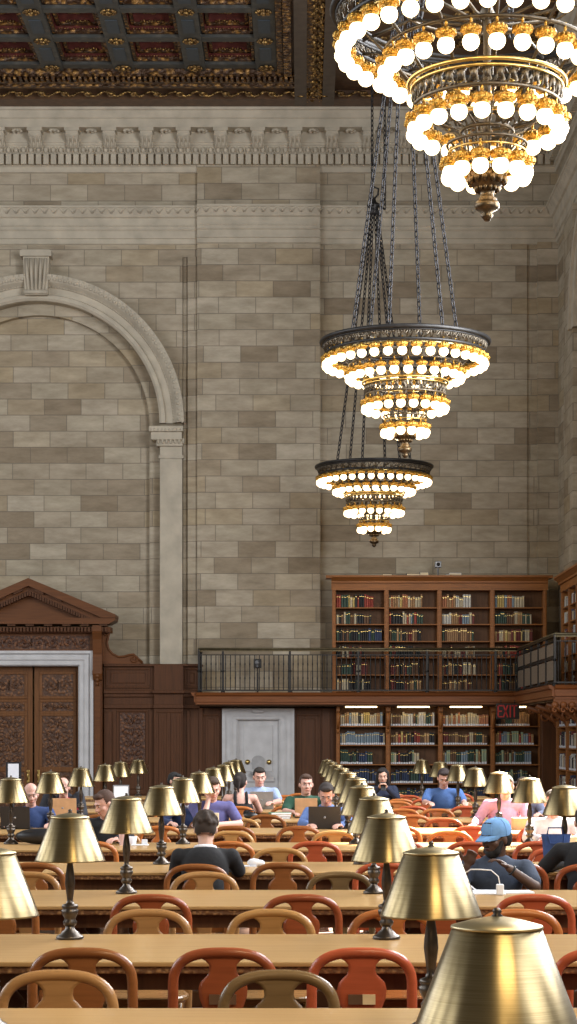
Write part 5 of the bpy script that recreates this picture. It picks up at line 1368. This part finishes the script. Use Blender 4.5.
# ================================================================== THINGS ON THE TABLES
def laptop(px, k, yoff, rz, label, lid=.33, open_=1.75, col='screen'):
    Y = BACK[k] + yoff; root = empty('laptop', (PX(px, Y), Y, TZ + .0005), rz); tag(root, label, 'laptop')
    m = MB(); m.box((-lid / 2, -.115, 0), (lid / 2, .115, .016), .004); b0 = m.build('laptop_base', 'grey' if col == 'grey' else 'black', root)
    m = MB(); m.box((-lid / 2 + .02, -.02, .0155), (lid / 2 - .02, .09, .018)); m.box((-.05, -.095, .0155), (.05, -.035, .0175)); m.build('keyboard', 'black', b0)
    m = MB(); m.box((-lid / 2, -.003, 0), (lid / 2, .005, .225), .003); ld = m.build('laptop_lid', col, root, (0, .115, .010)); ld.rotation_euler = (-(open_ - PI / 2), 0, 0)
    m = MB(); m.box((-lid / 2 + .01, -.0045, .012), (lid / 2 - .01, -.003, .215)); m.build('laptop_screen', 'black', ld)
    m = MB(); m.tube([(0, .0055, .11), (0, .004, .11)], .012, 12); m.build('lid_emblem', 'grey', ld)
# user faces -y, so the lid back faces the camera : rotate by PI
laptop(324.5, 6, -.16, PI, 'black open laptop in front of the person looking down', .33)
laptop(17, 6, -.20, PI, 'dark open laptop in front of the bald person at far left', .30)
laptop(262, 8, -.18, PI, 'grey laptop in front of the person in pale blue T-shirt', .30, col='grey')
laptop(64, 7, -.22, PI, 'tan-lidded laptop beneath the person in the red shirt', .32, col='tan')
laptop(306, 7, -.2, PI, 'tan-lidded laptop before the person in green', .26, col='tan')
def sheet_stand(px, k, yoff, label, w, h):
    Y = BACK[k] + yoff; root = empty('sign_holder', (PX(px, Y), Y, TZ + .0005)); tag(root, label, 'sign')
    m = MB(); m.box((-w / 2, -.04, 0), (w / 2, .04, .012), .003); m.box((-w / 2, .0, .0), (w / 2, .008, h), .002); m.build('holder', 'black' if k > 9 else 'grey', root)
    m = MB(); m.box((-w / 2 + .015, -.002, .02), (w / 2 - .015, 0, h - .02)); m.build('paper_sheet', 'white', root)
def standing_sign():
    Y = 35.2; root = empty('floor_sign', (PX(13.5, Y), Y, 0)); tag(root, 'dark framed floor sign with a white sheet before the great left door', 'sign')
    m = MB(); m.lathe([(.18, 0), (.18, .02), (.03, .04), (.018, .06), (.018, .95)], n=14); m.build('stand_pole', 'iron', root)
    w, h, z0 = .27, .36, .90; m = MB(); m.box((-w / 2, -.015, z0), (w / 2, .015, z0 + h + .0), .006); m.build('frame', 'black', root)
    m = MB(); m.box((-w / 2 + .04, -.019, z0 + .04), (w / 2 - .04, -.014, z0 + h - .03)); m.build('paper_sheet', 'white', root)
standing_sign()
sheet_stand(121, 9, -.35, 'small white sheet in a holder on a far table, left of centre', .23, .25)
Yc = BACK[5] - .45; m = MB(); m.lathe([(.03, 0), (.036, .09), (.038, .10), (.034, .10), (.030, .01)], n=16); tag(m.build('paper_cup', 'pink', None, (PX(123, Yc), Yc, TZ)), 'pale pink cup on the fifth table beside a brass lamp', 'cup')
m = MB(); m.lathe([(.03, 0), (.040, .07), (.036, .07), (.028, .01)], n=16); tag(m.build('mug', 'white', None, (PX(132.5, Yc + .1), Yc + .1, TZ)), 'white-and-pink mug just right of the pink cup', 'cup')
m = MB(); m.box((-.11, -.06, 0), (.04, .06, .006), .002); m.box((-.02, -.01, .006), (.03, .005, .05), .004); tag(m.build('napkin', 'white', None, (PX(144, Yc), Yc, TZ)), 'crumpled white napkin on the fifth table', 'paper')
Y3 = BACK[3] - .22
for i, (px, w, d, rz, lb) in enumerate([(466, .22, .29, .2, 'white sheet of paper at left in front of the person in the cap'), (489, .21, .29, -.15, 'white sheet of paper below the raised hand of the person in the cap'), (512, .24, .17, .1, 'open white booklet at right on the table of the person in the cap')]):
    m = MB(); m.box((-w / 2, -d / 2, 0), (w / 2, d / 2, .004 + .002 * i)); o = m.build('paper_sheet', 'white', None, (PX(px, Y3), Y3, TZ + .0005)); o.rotation_euler = (0, 0, rz); tag(o, lb, 'paper')
m = MB(); p0 = (PX(500, 11.9), 11.9); root = empty('phone_charger', (p0[0], p0[1], TZ)); tag(root, 'white charger and looping cable in front of the person in the cap', 'charger')
m.box((-.022, -.02, 0), (.022, .02, .065), .006); m.build('plug', 'white', root)
m = MB(); m.tube([(0, 0, .06), (-.01, 0, .11), (-.05, .02, .145), (-.11, .03, .15), (-.17, .04, .15), (-.20, .05, .13), (-.21, .07, .10), (-.17, .1, .05), (-.12, .12, .01)], .004, 6); m.build('cable', 'cable', root)
# blue tote bag standing on the fourth table, cream box
Yb_ = BACK[4] - .35; m = MB(); root = empty('tote_bag', (PX(556, Yb_), Yb_, TZ)); tag(root, 'upright dark blue bag on the fourth table near the right edge', 'bag')
vs = []
for z, w, d in ((0, .085, .05), (.08, .095, .055), (.16, .10, .05), (.225, .11, .035)):
    for i in range(16):
        a = 2 * PI * i / 16; vs.append((w * math.copysign(abs(math.cos(a)) ** .6, math.cos(a)), d * math.copysign(abs(math.sin(a)) ** .6, math.sin(a)), z))
m.add(vs, [(j * 16 + i, j * 16 + (i + 1) % 16, (j + 1) * 16 + (i + 1) % 16, (j + 1) * 16 + i) for j in range(3) for i in range(16)] + [tuple(reversed(range(16)))], True); m.build('bag_body', 'blue_bag', root)
m = MB(); m.tube([(-.06, .04, .22), (-.05, .045, .27), (.05, .045, .27), (.06, .04, .22)], .006, 6); m.tube([(-.06, -.04, .22), (-.05, -.06, .16), (.05, -.06, .16), (.06, -.04, .22)], .006, 6); m.build('handle', 'blue_bag', root)
Yx = BACK[5] - .62; m = MB(); m.box((-.13, -.05, 0), (.15, .05, .085), .008); tag(m.build('document_box', 'cream', None, (PX(562, Yx), Yx, TZ)), 'cream document box on the fifth table by the right edge', 'box')
Yx = BACK[6] - .4; m = MB(); m.box((-.05, -.02, 0), (.06, .02, .17), .004); tag(m.build('file_box', 'cream', None, (PX(213, Yx), Yx, TZ)), 'beige upright file beside a lamp stem on the sixth table, left of centre', 'box')
Yx = BACK[6] - .35; m = MB(); m.box((-.05, -.08, 0), (.12, .08, .12), .006); tag(m.build('cardboard_box', 'tan', None, (PX(517, Yx), Yx, TZ)), 'tan box on the sixth table behind the person in the cap', 'box')
Yx = BACK[7] - .5
for i, (c_, lb) in enumerate((('black', 'dark bottom book of a small pile, centre table'), ('tan', 'tan middle book of a small pile, centre table'), ('green', 'green top book of a small pile, centre table'))):
    m = MB(); m.box((-.12, -.08, 0), (.12, .08, .024), .003); m.cur = 1; m.box((-.115, -.083, .004), (.115, -.07, .020)); o = m.build('book', [c_, 'white'], None, (PX(280, Yx), Yx, TZ + .0005 + .0245 * i)); o.rotation_euler = (0, 0, .1 * i); tag(o, lb, 'book')
Yx = BACK[7] - .6; m = MB(); m.ball((0, 0, .04), (.085, .06, .04), 14, 8); m.tube([(-.05, 0, .06), (-.03, 0, .10), (.03, 0, .10), (.05, 0, .06)], .008, 6); tag(m.build('pouch', 'black', None, (PX(251, Yx), Yx, TZ)), 'black soft pouch on the seventh table beyond the cardigan-wearer', 'bag')
Yx = BACK[4] - .55; m = MB(); m.ball((0, 0, .03), (.05, .03, .03), 8, 5); m.ball((.04, .01, .025), (.04, .03, .025), 8, 5); m.box((-.1, -.05, 0), (.02, .04, .008), .003); tag(m.build('tissue', 'white', None, (PX(254, Yx), Yx, TZ)), 'crumpled white tissue at the elbow of the person in the black cardigan', 'paper')
m = MB(); m.box((-.11, -.06, 0), (.11, .06, .09), .02); m.box((-.10, -.055, .09), (.10, .055, .17), .03); tag(m.build('folded_bag', 'white', None, (CHAIR_AT[(4, 'N', 283)][0] - .09, CHAIR_AT[(4, 'N', 283)][1] + .02, .4585)), 'white folded cloth bag on the seat of the brown chair right of the cardigan-wearer', 'bag')
Yx = BACK[6] - .15; m = MB(); m.ball((0, 0, .07), (.22, .09, .07), 14, 8); tag(m.build('backpack', 'black', None, (PX(40, BACK[5] - .3), BACK[5] - .3, TZ)), 'black soft backpack on the table at the far left', 'bag')

# ================================================================== CAMERA AND LIGHT
cam = bpy.data.cameras.new('camera'); co = bpy.data.objects.new('camera', cam); C.objects.link(co)
co.location = (0, 0, EYE); co.rotation_euler = (PI / 2, 0, 0)
cam.sensor_fit = 'HORIZONTAL'; cam.sensor_width = 36; cam.lens = F / 577 * 36
cam.shift_x = -(VX - 288.5) / 577; cam.shift_y = (VY - 512) / 577; cam.clip_end = 200
bpy.context.scene.camera = co

def area(name, loc, rot, sx, sy, col, e):
    l = bpy.data.lights.new(name, 'AREA'); l.shape = 'RECTANGLE'; l.size = sx; l.size_y = sy; l.color = col; l.energy = e
    o = bpy.data.objects.new(name, l); C.objects.link(o); o.location = loc; o.rotation_euler = rot; return o
# tall arched windows high in the side walls (daylight), both sides, outside the frame
for i in range(5):
    y = 2.0 + i * 7.6
    if i < 4: area('window_light_right', (6.6, y, 9.5), (0, PI / 2 - .12 , 0), 9.0, 4.6, (.95, .97, 1.0), (900, 1400, 2300, 3000)[i])
    area("window_light_left", (-17.6, y, 9.5), (0, -PI / 2 + .25, 0), 9.0, 4.6, (.92, .96, 1.0), (520, 700, 900, 950, 650)[i])
for y in (2.8, -10.0):          # the row of chandeliers goes on over and behind the viewer
    l = bpy.data.lights.new('chandelier_light', 'POINT'); l.energy = 900; l.color = (1, .76, .42); l.shadow_soft_size = 1.0
    o = bpy.data.objects.new('chandelier_light', l); C.objects.link(o); o.location = (1.45, y, 6.8)
# sunlight falling through one high right window onto the tables at right
sp_ = bpy.data.lights.new('sunbeam', 'SPOT'); sp_.energy = 300000; sp_.color = (1, .93, .82); sp_.spot_size = math.radians(11.5); sp_.spot_blend = .12; sp_.shadow_soft_size = .15
so = bpy.data.objects.new('sunbeam', sp_); C.objects.link(so); so.location = (9.0, 30.5, 13.5); 
tgt = V((2.35, 19.6, .9)); so.rotation_euler = (tgt - so.location).to_track_quat('-Z', 'Y').to_euler()
w = bpy.data.worlds.new('World'); bpy.context.scene.world = w; w.use_nodes = True; bg = w.node_tree.nodes['Background']; bg.inputs['Color'].default_value = (1.0, .93, .83, 1); bg.inputs['Strength'].default_value = .14
sc_ = bpy.context.scene
sc_.view_settings.view_transform = 'Standard'; sc_.view_settings.look = 'None'; sc_.view_settings.gamma = 1; sc_.view_settings.exposure = 0.0; sc_.view_settings.use_curve_mapping = False
